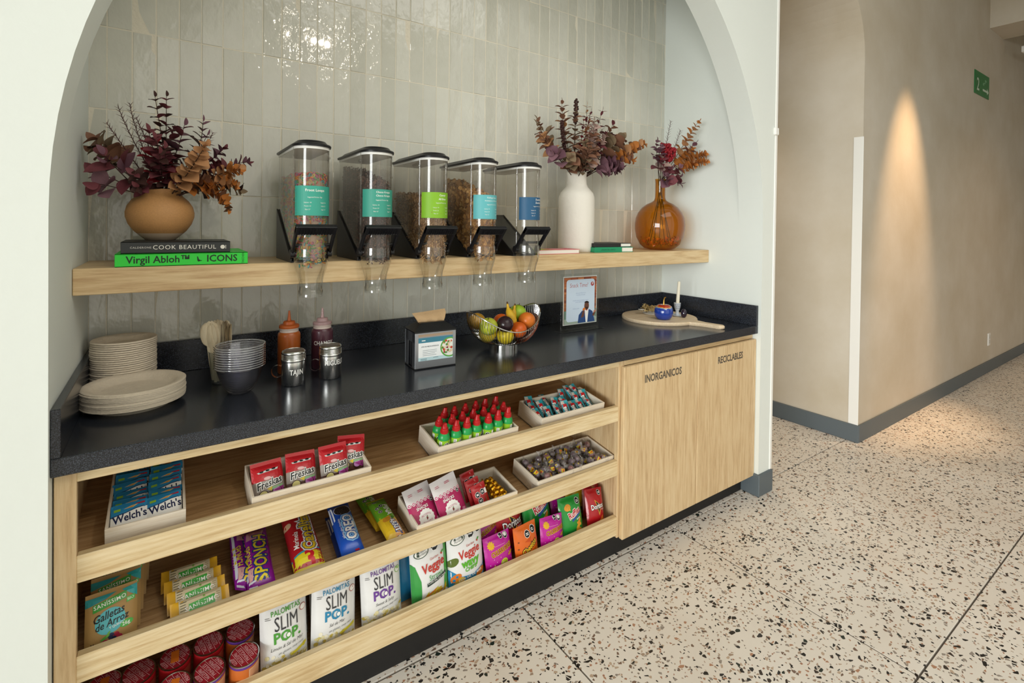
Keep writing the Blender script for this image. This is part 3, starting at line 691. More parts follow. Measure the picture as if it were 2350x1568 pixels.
B2(1.66,.45,1.84,(-.07,0,.04),'pair',8,.048,['br','tn'],'round',.4)
B2(1.67,.50,1.92,(-.06,0,.04),'alt',6,.06,['ol','br'],'oval',.5)
B2(1.70,.41,1.76,(-.07,-.02,.05),'alt',8,.055,['mv','pl'],'round',.4)
B2(1.78,.38,1.74,(-.04,-.02,.05),'pair',8,.05,['br','ol'],'round',.25)
B2(1.925,.38,1.93,(0,-.06,.0),'pair',14,.046,['gp','gp','br'],'round',.2,flat=.5)
B2(1.99,.38,1.84,(.02,-.05,.02),'pair',10,.04,['gp','bg'],'round',.2,flat=.4)
B2(2.04,.41,1.89,(.03,-.02,.03),'pair',11,.042,['bg','gp','bg'],'oval',.25)
B2(1.87,.37,1.83,(-.01,-.04,.02),'pair',9,.05,['br','ol'],'oval',.15)
B2(1.96,.44,1.99,(.01,0,.01),'pair',9,.04,['bg','rd'],'long',.35)
B2(2.24,.43,1.80,(.08,0,.08),'pair',10,.04,['og','br'],'round',.4)
B2(2.10,.50,1.93,(.04,0,.03),'needle',50,.03,['nd'])
bq3 = thing('dried_bouquet', 'small dried bouquet with orange leaves and a dark red bloom in the amber vase', 'bouquet', (0,0,0))
m3 = (AVX,AVY,ZS+.37)
def B3(x, y, z, *a, **k):
    branch(bq3, (m3[0]+R.uniform(-.01,.01), m3[1]+R.uniform(-.01,.01), m3[2]), (x,y,z), *a, **k)
    if a[1] in ('pair','alt') and R.random() < .62: branch(bq3, (m3[0]+R.uniform(-.01,.01), m3[1]+R.uniform(-.01,.01), m3[2]), (x+R.uniform(-.035,.035),y+R.uniform(-.03,.03),z-R.uniform(.01,.07)), *a, **k)
B3(2.70,.34,2.02,(.03,0,.04),'pair',9,.042,['og','tn'],'round',.4)
B3(2.72,.31,1.83,(.06,0,.10),'pair',14,.044,['og','og','tn'],'round',.35)
B3(2.68,.36,1.86,(.05,0,.08),'pair',13,.04,['og','tn','og'],'round',.35)
B3(2.66,.33,1.77,(.05,0,.08),'pair',11,.04,['og','og'],'round',.4)
B3(2.70,.36,1.90,(.04,0,.04),'alt',6,.05,['pl','bg'],'oval',.6)
B3(2.62,.40,1.97,(.02,0,.04),'needle',46,.032,['nd'])
B3(2.56,.42,2.02,(.0,0,.02),'needle',46,.03,['nd'])
B3(2.44,.42,1.89,(-.03,0,.03),'alt',6,.05,['pl','mv'],'round',.45)
B3(2.47,.40,1.80,(-.03,-.01,.02),'alt',7,.055,['mv','gp','bg'],'round',.35)
B3(2.50,.38,1.74,(-.02,-.02,.02),'alt',6,.05,['bg','pl'],'round',.4)
B3(2.50,.40,1.88,(-.01,-.01,.03),'berry',110,.0075,['rd'],start=.55,berry=4)
B3(2.53,.39,1.86,(0,-.01,.02),'berry',110,.0075,['rd'],start=.6,berry=4)
B3(2.58,.37,1.75,(.02,-.02,.03),'alt',5,.05,['mv','bg'],'round',.45)
B3(2.60,.38,1.66,(.03,-.01,.06),'alt',3,.05,['pl'],'oval',.6)
for k in range(7):     # stems seen through the glass
    a_ = k*.9; g = G(); g.tube([(AVX+.012*cos(a_),AVY+.012*sin(a_),ZS+.40),(AVX+.016*cos(a_+2),AVY+.016*sin(a_+2),ZS+.27),(AVX+.075*cos(a_+2.6),AVY+.06*sin(a_+2.6),ZS+.035)], .0022, 5); g.build('stem', STEM, bq3)
# ---------------------------------------------------------------- cereal dispensers
CLEAR = thin_clear('clear_acrylic', '#f2f2ef', 2.2); CLEARD = thin_clear('clear_acrylic_body', '#eceae6', 1.2, .05, '#d8d4cc')
def plan(hw, yb, yf, n=14):
    """outline: flat back, straight sides, rounded front (y decreasing to the front)"""
    pts = [(hw, yb)]
    for i in range(n+1):
        a_ = pi*i/n; pts.append((hw*cos(a_), yf+hw-hw*sin(a_)*1.0))
    pts.append((-hw, yb)); return pts
def loft(g, levels, mi=0, cap=False, smooth=True):
    n = len(levels[0][1]); vs = [(x, y, z) for z, pl in levels for x, y in pl]; fs = []
    for i in range(len(levels)-1):
        for k in range(n):
            k2 = (k+1) % n; fs.append((i*n+k, i*n+k2, (i+1)*n+k2, (i+1)*n+k))
    g.add(vs, fs, mi, smooth)
    if cap:
        o = len(g.v)-len(vs); g.f += [tuple(o+k for k in range(n-1,-1,-1)), tuple(o+(len(levels)-1)*n+k for k in range(n))]; g.m += [mi,mi]; g.sm += [False,False]
    return g
DY = .42; HW = .0535; F = .236-DY
def yb_at(z):   # sloping hopper floor at the back (z above the shelf)
    return (.55-DY) if z > .170 else (.318-DY)+(.55-.318)*max(0,(z-.012))/.158
def ring(cy, r, ry, n=17):
    return [(r*cos(-pi/2+2*pi*k/n+pi/2), cy+ry*sin(2*pi*k/n)) for k in range(n)]
def make_dispenser(xc, label, card, text_fn):
    o = thing('cereal_dispenser', label, 'dispenser', (xc, DY, ZS), group='cereal dispensers on the oak shelf')
    g = G(); loft(g, [(z, plan(HW if z > .03 else HW*.93, yb_at(z), F if z > .03 else F+.004)) for z in (.012,.03,.06,.10,.14,.170,.25,.372)])
    for s in (-1, 1):     # moulded ribs where the front half is clipped on
        g.cbox(s*HW-.0025, F+.050, .03, s*HW+.0025, F+.056, .372, .001)
        for z in (.09,.20,.29,.34): g.cbox(s*(HW+.002)-.003, F+.049, z, s*(HW+.002)+.003, F+.058, z+.007, .001)
    g.build('canister', CLEARD, o, 35)
    g = G(); loft(g, [(.364, plan(HW+.0015, .5515-DY, F-.0015)), (.372, plan(HW+.0015, .5515-DY, F-.0015))], cap=True); g.build('gasket', WHT, o, 35)
    g = G(); loft(g, [(.372, plan(HW+.006, .556-DY, F-.006)), (.378, plan(HW+.007, .557-DY, F-.007)), (.381, plan(HW+.005, .555-DY, F-.005)), (.384, plan(HW-.004, .546-DY, F+.004)), (.392, plan(HW-.010, .52-DY, F+.012)), (.394, plan(HW-.018, .50-DY, F+.022))], cap=True); g.build('lid', BLK, o, 25)
    cy = F+.050
    g = G(); n = 20
    def cr(z, r, yc, ry=None): return (z, [(r*cos(2*pi*k/n), yc+(ry or r)*sin(2*pi*k/n)) for k in range(n)])
    loft(g, [cr(.045,.0525,cy), cr(.02,.0535,cy), cr(-.005,.052,cy), cr(-.025,.047,cy+.001), cr(-.045,.0405,cy+.001), cr(-.065,.0365,cy), cr(-.088,.0355,cy), cr(-.090,.0375,cy), cr(-.110,.0375,cy)])
    g.build('chute', CLEAR, o, 50)
    g = G()
    for s in (-1, 1): g.prism([(.556-DY,0),(.303-DY,0),(.303-DY,.012),(.556-DY,.178)][::-1], s*(HW+.0035)-.002, s*(HW+.0035)+.002, 'x')
    g.prism([(.303-DY,0),(.556-DY,0),(.556-DY,.004),(.303-DY,.004)], -HW-.003, HW+.003, 'x')
    g.prism([(.545-DY,.160),(.310-DY,.003),(.315-DY,.0),(.55-DY,.156)], -HW-.003, HW+.003, 'x'); g.box(-HW-.003, .552-DY, 0, HW+.003, .556-DY, .176)
    g.build('stand', BLK, o)
    g = G(); P0 = Vector((0, F+.052, .030)); a1 = Vector((0,-.082,.094)).normalized(); nn = Vector((0,-a1.z,a1.y))
    def arm(x0, x1, t0, t1, h0, h1):
        M = Matrix(((1,0,0,0),(0,a1.y,nn.y,P0.y),(0,a1.z,nn.z,P0.z),(0,0,0,1))); i0 = len(g.v); g.cbox(x0,t0,h0,x1,t1,h1,.002); g.xf(M, i0)
    for s in (-1, 1): arm(s*.0575-.004, s*.0575+.004, -.012, .118, -.009, .009)
    arm(-.0615,.0615,.088,.122,-.006,.010); arm(-.0575,.0575,.030,.040,-.006,.002)
    for k in range(12): arm(-.05+.0086*k,-.0465+.0086*k,.092,.118,.010,.0118)
    lv = g.build('lever', BLK, o)
    g = G()
    for s in (-1,1): g.lathe([(.0135,-.006),(.0135,.006)], 16, 0, (0,0,0), cap0=True, cap1=True, tilt=Matrix.Rotation(pi/2,3,'Y')); g.xf(Matrix.Translation((s*.0575,P0.y,P0.z)), len(g.v)-32)
    g.build('pivot', BLK, lv)
    def cyl(u, v, h):
        t = u/HW; r = HW+.0012+h; yc = F+HW
        return Vector((r*sin(t), yc-r*cos(t), v))
    A = Art(cyl, (.006, None)); A.rect(-.068, .152, .072, .246, ink(card, .5)); text_fn(A); lb = A.build('label', o)
    g = G(); loft(g, [(.150, plan(HW+.0008, .35-DY, F-.0008)), (.1515, plan(HW+.0008, .35-DY, F-.0008))]); g.build('seam', CLEARD, o)
    return o
def facts(A, x, y0, m):
    A.text('Suggested Portion: 30gr', x, y0, .0042, m, xs=.8)
    for i, (l, r) in enumerate((('Calories: 110','Vegetal: 0.6'),('Protein: 2.0','Carbs: 25'),('Fiber: 2.7','Sugar: 10'))):
        A.text(l, x-.022, y0-.017-.011*i, .0040, m, xs=.75); A.text(r, x+.026, y0-.017-.011*i, .0040, m, xs=.75)
tw = INK_W
def t1(A):
    A.text('Froot Loops', 0, .232, .0085, tw, bold=.012); facts(A, 0, .210, tw)
    for i in range(8): A.ell(-.062, .16+.0105*i, .0035, .0035, ink('#3f9c8a'))
def t2(A): A.text('Choco Krispis', .008, .236, .0065, tw, bold=.012); A.text('Choco Krispis', .008, .224, .0065, tw, bold=.012); facts(A, .004, .209, tw)
def t3(A): A.text('Cereal', .014, .235, .0072, tw, bold=.012); A.text('All Bran', .014, .221, .0072, tw, bold=.012); facts(A, .010, .207, tw)
def t4(A): A.text('Kellogs Extra', .012, .235, .0065, tw); A.text('Arándanos y Almendra', .012, .223, .0052, tw); facts(A, .010, .208, tw)
def t5(A): A.text('Zucaritas', .022, .236, .0072, tw, bold=.012); A.text('Zucaritas', .022, .223, .0072, tw, bold=.012); facts(A, .016, .208, tw)
DX = [.592, .8075, 1.0245, 1.2425, 1.461]
make_dispenser(DX[0], 'clear cereal dispenser with multicoloured rings and a teal card, nearest the books', '#3fa592', t1)
make_dispenser(DX[1], 'clear cereal dispenser filled with dark chocolate puffs, second from the left', '#3f9e8b', t2)
make_dispenser(DX[2], 'clear cereal dispenser of bran with a lime green card, middle of the row', '#86bb2c', t3)
make_dispenser(DX[3], 'clear cereal dispenser full of golden flakes with a pale turquoise card', '#63b7bd', t4)
make_dispenser(DX[4], 'empty clear cereal dispenser with a navy blue card at the right end of the row', '#27597f', t5)
def cereal(xc, label, kind, zfront, zback, cols, n, core):
    """loose cereal: a heap filling the hopper with every piece on its outside modelled"""
    g = G(); hw = HW-.0085
    def top(y): return zfront+(zback-zfront)*min(1,max(0,(y-F)/(.55-DY-F)))
    ms = [pbr('cereal_core_'+core.strip('#'), core, .8)]+[pbr('cereal_'+c.strip('#'), c, .7) for c in cols]
    lv = [(.02,.9),(.05,.93),(.10,.94),(.15,.94),(.18,.94)]
    zs = [.02,.05,.10,.15,.18]+[min(zfront,zback)-.012]
    zs = sorted(z for z in zs if z <= min(zfront, zback)-.011)
    loft(g, [(z, plan(hw-.002, yb_at(z)-.011, F+.011)) for z in zs], 0, True)
    pl = plan(hw-.002, .55-DY-.011, F+.011); z0 = zs[-1]; n0 = len(pl)
    loft(g, [(z0, pl), (z0, pl)], 0)
    i0 = len(g.v); g.add([(x,y,top(y)-.008) for x,y in pl]+[(x,y,z0-.002) for x,y in pl], [tuple(range(n0))]+[(k,(k+1)%n0,n0+(k+1)%n0,n0+k) for k in range(n0)], 0)
    # the chute below the wheel holds a few pieces too
    for k in range(n):
        u = R.random()
        if u < .42:    # left side wall
            z = R.uniform(.02, max(zfront,zback)); y = R.uniform(F+.05, yb_at(z)-.006); x = -hw+R.uniform(0,.006)
            if z > top(y): continue
        elif u < .80:
            z = R.uniform(.02, zfront); a_ = R.uniform(-.15, pi+.15); y = F+HW-(hw-R.uniform(0,.006))*max(0,sin(a_)); x = (hw-R.uniform(0,.006))*cos(a_)
            if z > top(y): continue
        elif u < .97:
            y = R.uniform(F+.01, .54-DY); x = R.uniform(-hw, hw)
            if y < F+HW and hypot(x, y-F-HW) > hw: continue
            z = top(y)+R.uniform(-.006,.004)
        else:
            z = R.uniform(-.012,.03); a_ = R.uniform(0,2*pi); r_ = .04*sqrt(R.random()); x = r_*cos(a_); y = F+.05+r_*sin(a_)
        M = Matrix.Translation((x,y,z)) @ Euler((R.uniform(0,6.3),R.uniform(0,6.3),R.uniform(0,6.3))).to_matrix().to_4x4(); mi = 1+R.randrange(len(cols)); i0 = len(g.v)
        if kind == 'ring':
            r0, r1 = .0047, .0020; N1, N2 = 8, 4; vs = []; fs = []
            for i in range(N1):
                for j in range(N2):
                    a_, b_ = 2*pi*i/N1, 2*pi*j/N2; vs.append(((r0+r1*cos(b_))*cos(a_),(r0+r1*cos(b_))*sin(a_),r1*sin(b_)))
                    fs.append((i*N2+j, ((i+1)%N1)*N2+j, ((i+1)%N1)*N2+(j+1)%N2, i*N2+(j+1)%N2))
            g.add(vs, fs, mi, True)
        elif kind == 'flake':
            s = R.uniform(.006,.011); g.add([(-s,-s*.7,0),(s*.2,-s,.002),(s,-s*.2,-.002),(s*.6,s*.8,.003),(-s*.5,s*.9,-.001),(0,0,.0035)], [(0,1,5),(1,2,5),(2,3,5),(3,4,5),(4,0,5)], mi)
        elif kind == 'grain':
            s = .0028; L_ = .0048; g.add([(-L_,0,0),(L_,0,0),(0,-s,0),(0,s,0),(0,0,-s),(0,0,s)], [(0,2,5),(2,1,5),(1,3,5),(3,0,5),(2,0,4),(1,2,4),(3,1,4),(0,3,4)], mi)
        else:
            s = .0019; L_ = R.uniform(.006,.012); g.box(-L_,-s,-s,L_,s,s,mi)
        g.xf(M, i0)
    return tag(g.build('cereal', ms, None, 60, (xc,DY,ZS)), label, 'cereal', kind='stuff')
cereal(DX[0], 'multicoloured cereal rings inside the leftmost dispenser', 'ring', .285, .285, ['#c8523c','#d6892f','#5f9a52','#4f9fa6','#b9567c','#c9b04a'], 1500, '#b89a80')
cereal(DX[1], 'dark brown chocolate rice cereal inside the second dispenser', 'grain', .262, .348, ['#5b4036','#6b4d42','#4b342b','#7c5b4e'], 2600, '#3f2c25')
cereal(DX[2], 'brown bran sticks inside the middle dispenser', 'stick', .205, .255, ['#a9804f','#b88f5f','#98703f','#c6a072'], 1700, '#8a6238')
cereal(DX[3], 'golden cereal flakes inside the fourth dispenser', 'flake', .225, .330, ['#d3a058','#c48f48','#e0b472','#b07c3c'], 1600, '#a8763a')
# ---------------------------------------------------------------- on the worktop
PULP = pbr('moulded_fibre', '#d9ccb8', .85, bump=(120,.25), var=(30,.05))
def plate_mesh(r, h):
    g = G(); k = r/.12
    g.lathe([(.0005,.002),(r*.62,.002),(r*.70,.004),(r*.80,h*.72),(r*.84,h*.86),(r*.93,h*.98),(r*.975,h),(r,h-.002),(r,h-.0045),(r*.97,h-.003),(r*.84,h*.86-.003),(r*.79,h*.6),(r*.71,.0),(.0005,.0)], 48)
    return g.mesh('plate', PULP, 50)
ORD = ['topmost']+[x for x in 'second third fourth fifth sixth seventh eighth ninth tenth eleventh twelfth thirteenth fourteenth fifteenth sixteenth seventeenth eighteenth nineteenth twentieth twenty-first twenty-second twenty-third'.split()]
def stack(r, h, n, pitch, x, y, lab, top, grp):
    me = plate_mesh(r, h)
    for i in range(n):
        o = link('paper_plate', me, None, (x+R.uniform(-.0012,.0012), y+R.uniform(-.0012,.0012), ZC+i*pitch), (0,0,R.uniform(0,6)))
        tag(o, top if i == n-1 else ORD[n-1-i]+' '+lab, 'plate', grp)
stack(.0826, .020, 23, .0062, .099, .51, 'plate from the top of the tall stack of small beige plates', 'topmost plate of the tall stack of small beige plates', 'small plates in the tall stack')
stack(.1203, .022, 12, .0039, .1335, .325, 'plate from the top of the low stack of large beige plates', 'topmost plate of the low stack of large beige plates', 'large plates in the low stack')
# wooden spoons in a clear cup
cx, cy = .352, .425
g = G(); g.lathe([(.001,.001),(.028,.001),(.0285,.003),(.036,.10),(.0372,.101),(.0372,.103),(.0352,.1025),(.0275,.004),(.001,.003)], 32)
tag(g.build('clear_cup', thin_clear('clear_cup_plastic', '#eef0ee', 1.2, .04), None, 40, (cx,cy,ZC)), 'clear plastic cup holding wooden spoons behind the clear bowls', 'cup')
SPW = wood('birch_spoon', 'z', '#d9c6a4', '#e6d7ba', '#efe4cc', .6, 2, .3)
g = G()
def spoon_pt(u, v):    # u across, v along
    z = v*.183
    if v < .60: hw = .0045+.0012*(v/.60)
    else:
        t = (v-.60)/.40; hw = .0057*(1-t)+.0205*sqrt(max(0,1-(2*t-1.0)**2))*(.9+.1*t)
    c = .005*max(0,sin(pi*min(1,max(0,(v-.6)/.4))))
    return ((u*2-1)*max(hw,.0004), -c*(1-(2*u-1)**2), z)
for s, dy in ((1,0),(-1,.0018)):
    g.grid(lambda u,v: Vector(spoon_pt(u,v))+Vector((0,dy,0)), 4, 22, 0, True, s < 0)
spm = g.mesh('wooden_spoon', SPW, 60, fix=False)
for i in range(44):
    t = (i/43-.5)*2; a_ = -pi/2+.38+(-.55*t if t < 0 else -.75*t)+R.uniform(-.25,.25)
    o = link('wooden_spoon', spm, None, (cx+.024*t, cy-.012*abs(t)+R.uniform(-.006,.006), ZC+.006+R.uniform(0,.016)), (R.uniform(-.04,.04), .16*t, a_))
    o.rotation_mode = 'XYZ'
    tag(o, 'pale wooden spoon standing bowl-up in the clear cup', 'spoon', 'wooden spoons in the clear cup')
# nested clear bowls
BOWLM = thin_clear('clear_pet', '#f5f5f8', 1.4, .012, '#e8e8f0')
g = G(); bp_ = [(.001,0),(.028,.0),(.036,.006),(.046,.022),(.054,.042),(.060,.062),(.0635,.074),(.0655,.076),(.0655,.080),]
g.lathe(bp_, 40); bme = g.mesh('clear_bowl', BOWLM, 40)
g = G(); g.lathe([(.0655,.080),(.0695,.0805),(.0700,.082),(.0695,.0835),(.0655,.083),(.0655,.080)], 40); rme = g.mesh('rim', thin_clear('clear_pet_rim', '#f2f2f4', 2.4, .22, '#eef0f2'), 40)
for i in range(10):
    bo = link('clear_bowl', bme, None, (.390,.287,ZC+.001+i*.0069)); link('rim', rme, bo)
    tag(bo, ('topmost clear plastic bowl' if i == 9 else ORD[9-i]+' clear plastic bowl from the top')+' of the nested stack by the spoons', 'bowl', 'nested clear plastic bowls')
# squeeze bottles
def squeeze(x, y, label, col, capc, collar, word):
    o = thing('squeeze_bottle', label, 'bottle', (x,y,ZC)); r = .0362
    m = pbr('sauce_'+col.strip('#'), col, .32, coat=.2, sub=.0)
    G().lathe([(.001,0),(r-.003,0),(r,.004),(r,.128),(r-.001,.135),(r-.006,.141),(.001,.141)], 36).build('body', m, o)
    G().lathe([(.030,.139),(.0305,.141),(.0305,.146),(.0298,.147),(.0305,.148),(.0305,.156),(.001,.156)], 32).build('collar', collar, o)
    g = G(); g.lathe([(.0315,.154),(.0325,.156),(.0320,.163),(.029,.165),(.0195,.166),(.0190,.175),(.017,.177),(.0062,.178),(.0048,.19),(.0028,.212),(.001,.2125)], 28); g.build('nozzle_cap', capc, o)
    if word:
        A = Art(lambda u,v,h: Vector(((r+.0003+h)*sin(u/r), -(r+.0003+h)*cos(u/r), v)), (.005,None)); A.text(word, -.004, .092, .0148, INK_W, bold=.012, xs=.8); A.build('lettering', o)
    return o
COLW = thin_clear('milky_collar', '#ffffff', .8, .75, '#e2cfc6')
squeeze(.5545,.43,'orange sauce squeeze bottle standing behind the first steel shaker', '#a8561f', pbr('orange_cap','#b45a25',.4), COLW, None)
squeeze(.666,.435,'purple sauce squeeze bottle standing behind the second steel shaker', '#4f2a36', thin_clear('pink_cap', '#f4dfe0', 1.0, .45, '#d8b8ba'), COLW, 'CHAMOY')
# steel shakers
def shaker(x, y, label, word, wu, wv):
    o = thing('steel_shaker', label, 'shaker', (x,y,ZC)); r = .0355
    G().lathe([(.001,.001),(r-.002,.0),(r,.002),(r,.074),(r-.0005,.078),(.001,.078)], 48).build('body', STEEL, o, 60)
    g = G(); p = [(r+.0005,.075),(r+.0012,.076),(r+.0012,.083)]
    for k in range(4): p += [(r-.0008,.0845+k*.0045),(r+.0008,.0868+k*.0045)]
    p += [(r,.104),(r-.002,.108),(r-.006,.1092),(r-.0065,.1078)]; g.lathe(p, 48); lid = g.build('lid', STEEL, o, 60)
    G().lathe([(r-.0065,.1078),(.001,.1082)], 40).build('perforated_top', pbr('dull_steel','#9b938a',.45,.9,bump=(900,.6)), lid)
    g = G(); hr = .0175; c = Vector((-r-.013,0,.043)); pts = []
    for k in range(13):
        a_ = rad(52)+rad(256)*k/12; pts.append((c.x+hr*cos(a_), 0, c.z+hr*sin(a_)*1.12))
    pts = [(-r+.0005,0,.062)]+pts+[(-r+.0005,0,.020),(-r+.0005,0,.012)]
    for q in (pts,):
        vs = []; 
        for i,p_ in enumerate(q):
            vs += [(p_[0],-.005,p_[2]),(p_[0],.005,p_[2])]
        n = len(q); g.add(vs, [(2*i,2*i+1,2*i+3,2*i+2) for i in range(n-1)], 0, True)
        g.add([(v[0]*1.0+.0012,v[1],v[2]) for v in vs], [(2*i,2*i+2,2*i+3,2*i+1) for i in range(n-1)], 0, True)
    h = g.build('handle', STEEL, o, 60, rot=(0,0,-.35))
    A = Art(lambda u,v,h: Vector(((r+.0003+h)*sin(u/r), -(r+.0003+h)*cos(u/r), v)), (.005,None)); A.text(word, wu, wv, .0165, INK_W, bold=.02, xs=.72); A.build('lettering', o)
shaker(.5418,.287,'steel shaker with white lettering in front of the orange bottle', 'TAJIN', .003, .044)
shaker(.6590,.298,'steel shaker with white lettering in front of the purple bottle', 'MIGUELITO', .0150, .055)
# napkin dispenser
nd = thing('napkin_dispenser', 'steel napkin dispenser with black top and salad card beside the fruit basket', 'napkin dispenser', (1.008,.262,ZC), (0,0,-.06))
w2, d2, H = .0765, .05, .130; PLS = pbr('brushed_steel', '#a3a5ab', .3, .9)
G().cbox(-w2-.002,-d2-.002,.004,w2+.002,-d2+.001,H,.001).build('front_plate', PLS, nd); G().cbox(-w2-.002,d2-.001,.004,w2+.002,d2+.002,H,.001).build('back_plate', PLS, nd)
for s in (-1,1):
    g = G(); x0 = s*w2-.0015
    g.box(x0,-d2,.004,x0+.003,-d2+.028,H); g.box(x0,d2-.028,.004,x0+.003,d2,H); g.box(x0,-d2,.095,x0+.003,d2,H)
    g.build('side_plate', PLS, nd)
g = G(); g.box(-w2+.004,-d2+.004,.006,w2-.004,d2-.004,.118); g.build('inner_case', BLK, nd)
g = G(); g.cbox(-w2-.003,-d2-.003,0,w2+.003,d2+.003,.005,.0015); g.build('base', BLK, nd)
g = G(); b_ = [(-w2-.003,-d2-.003),(w2+.003,-d2-.003),(w2+.003,d2+.003),(-w2-.003,d2+.003)]; t_ = [(-w2*.62,-d2*.45),(w2*.62,-d2*.45),(w2*.62,d2*.45),(-w2*.62,d2*.45)]
vs = [(x,y,H) for x,y in b_]+[(x,y,H+.004) for x,y in b_]+[(x,y,H+.030) for x,y in t_]
g.add(vs, [(0,3,2,1),(8,9,10,11)]+[(i,(i+1)%4,4+(i+1)%4,4+i) for i in range(4)]+[(4+i,4+(i+1)%4,8+(i+1)%4,8+i) for i in range(4)]); g.build('lid', pbr('black_gloss','#141416',.22), nd)
A = Art(lambda u,v,h: Vector((u,-d2-.002-h,v))); X = .066
A.rect(-X,.030,X,.112,ink('#eef1f2')); A.rect(-X,.094,X,.112,ink('#3f7f95')); A.rect(-X,.030,X,.042,ink('#bcd8de')); A.rect(-X+.012,.1005,-X+.026,.1035,INK_W); A.rect(-X,.116,X,.124,ink('#a58d76'))
A.text('¡POR UNA MEJOR EXPERIENCIA!', -.022, .080, .0042, ink('#1f3b4c'), bold=.012, xs=.8); A.lines(-.05,.005,.066,.006,4,.0013,ink('#7c8a92')); A.lines(-.058,-.03,.036,.004,2,.0014,ink('#43616f')); A.lines(-.01,.012,.038,.004,1,.0014,ink('#43616f'))
salad = [(.066-.034*0+ .0, 0)]
cc = (.055,.070)
def clipc(pts): return [(min(x,X),y) for x,y in pts]
A.poly(clipc([(cc[0]+.038*cos(a_*pi/14),cc[1]+.036*sin(a_*pi/14)) for a_ in range(28)]), ink('#5aa545')); A.poly(clipc([(cc[0]+.033*cos(a_*pi/14),cc[1]+.031*sin(a_*pi/14)) for a_ in range(28)]), ink('#e7eadf'))
for k in range(34):
    a_, q = R.uniform(0,6.3), .026*sqrt(R.random()); x, y = cc[0]+q*cos(a_)-.006, cc[1]+q*sin(a_)
    if x < X-.005: A.ell(x,y,R.uniform(.003,.005),R.uniform(.003,.005), ink(R.choice(['#4f8a3a','#c2452f','#d9b48a','#2f5f2c','#8f2f3f','#e3c9a8'])), 8)
A.build('card', nd)
np_ = G()
def nap(u, v):
    x = (u-.5)*(.098+.034*v); z = H+.026+.038*v+.008*(u-.5)*v; y = -.004+.024*v*v+.002*sin(u*16)*(1-v)+.0015*sin(u*5+v*4)
    return (x, y, z)
np_.grid(nap, 30, 8); np_.grid(lambda u,v: (nap(u,v)[0]*.97, nap(u,v)[1]-.010*v-.002, nap(u,v)[2]-.006*v), 30, 8, 0, True, True)
tag(np_.build('napkin', pbr('kraft_paper','#b89a74',.9,bump=(200,.2)), None, 60, (1.008,.262,ZC), (0,0,-.06), fix=False), 'brown paper napkin pulled up through the napkin dispenser', 'napkin')
# fruit basket
bx, by = 1.377, .33
bk = thing('fruit_basket', 'chrome wire fruit basket with a wavy rim beside the acrylic sign', 'basket', (bx,by,ZC))
G().lathe([(.055,.0),(.0605,.0),(.0605,.022),(.055,.022),(.055,.0)], 40).build('base_ring', CHROME, bk)
def rim(a_): return Vector((.166*cos(a_), .128*sin(a_), .128+.040*cos(2*a_)+.004*cos(a_)))
g = G(); g.tube([rim(2*pi*k/72) for k in range(72)], .0026, 8, closed=True); g.tube([(.052*cos(2*pi*k/32),.052*sin(2*pi*k/32),.024) for k in range(32)], .002, 6, closed=True); g.build('rim', CHROME, bk)
g = G()
for k in range(76):
    a_ = 2*pi*k/76; e = rim(a_); s = Vector((.052*cos(a_),.052*sin(a_),.023)); pts = []
    for i in range(8):
        t = i/7; pts.append((s.x+(e.x-s.x)*sin(t*pi/2)**.9, s.y+(e.y-s.y)*sin(t*pi/2)**.9, s.z+(e.z-s.z)*(1-cos(t*pi/2))))
    g.tube(pts, .0011, 4, cap=False)
g.build('wire_cage', CHROME, bk)
def fruit(name, label, prof, col, loc, rot=(0,0,0), var=(25,.15), rough=.35, stem=True, sx=1):
    m = pbr('skin_'+name+col.strip('#'), col, rough, var=var, bump=(160,.06)); g = G(); g.lathe(prof, 24, 0, (0,0,0), sx); o = tag(g.build(name, m, None, 80, loc, rot), label, 'fruit')
    if stem: G().tube([(0,0,prof[-1][1]-.004),(.001,0,prof[-1][1]+.006),(.003,0,prof[-1][1]+.012)], .0014, 5).build('stem', STEM, o)
    return o
def ball(r, dip=.12, sq=.95): return [(.0004,-r*sq+dip*r*.4)]+[(r*sin(a_), -r*sq*cos(a_)) for a_ in (pi*i/14 for i in range(1,14))]+[(r*.25, r*sq-.05*r),(.0004, r*sq-dip*r)]
fruit('apple','yellow green apple at the left front of the fruit basket', ball(.037), '#b7bf3d', (1.272,.282,1.008), (.2,-.2,0))
fruit('apple','yellow apple low at the left of the fruit basket', ball(.037), '#d0b52e', (1.290,.318,.972), (.4,.2,0))
fruit('apple','yellow apple at the bottom front centre of the fruit basket', ball(.036), '#d9c130', (1.350,.278,.963), (.3,.4,0))
fruit('plum','dark purple plum resting at the front of the fruit basket', ball(.035,.05), '#2b1a20', (1.338,.262,1.014), (0,0,0), rough=.22)
fruit('orange','lower orange at the right front of the fruit basket', ball(.035,.04), '#d9611c', (1.422,.285,.978), (0,0,0), stem=False)
fruit('orange','pale orange fruit high at the right of the fruit basket', ball(.037,.05), '#de7a2c', (1.482,.308,1.008), (0,.3,0), stem=False)
fruit('apple','bright green apple at the back right of the fruit basket', ball(.039), '#9fbf33', (1.478,.372,1.030), (.1,.1,0))
fruit('orange','orange half hidden in the middle of the fruit basket', ball(.036,.04), '#d5601f', (1.375,.345,1.006), stem=False)
fruit('mango','ripe mottled yellow fruit at the back left of the fruit basket', ball(.036,.05), '#b98a2a', (1.270,.368,1.015), (0,.4,0), stem=False)
fruit('lime','green lime at the bottom right of the fruit basket', ball(.03,.03), '#7d8f2c', (1.440,.350,.968), stem=False)
fruit('lemon','yellow lemon at the back bottom of the fruit basket', ball(.034,.03), '#cfb433', (1.350,.385,.968), stem=False)
BANM = [pbr('banana_skin', '#d9ae2b', .5, var=(40,.12)), pbr('banana_tip', '#5a4020', .7)]
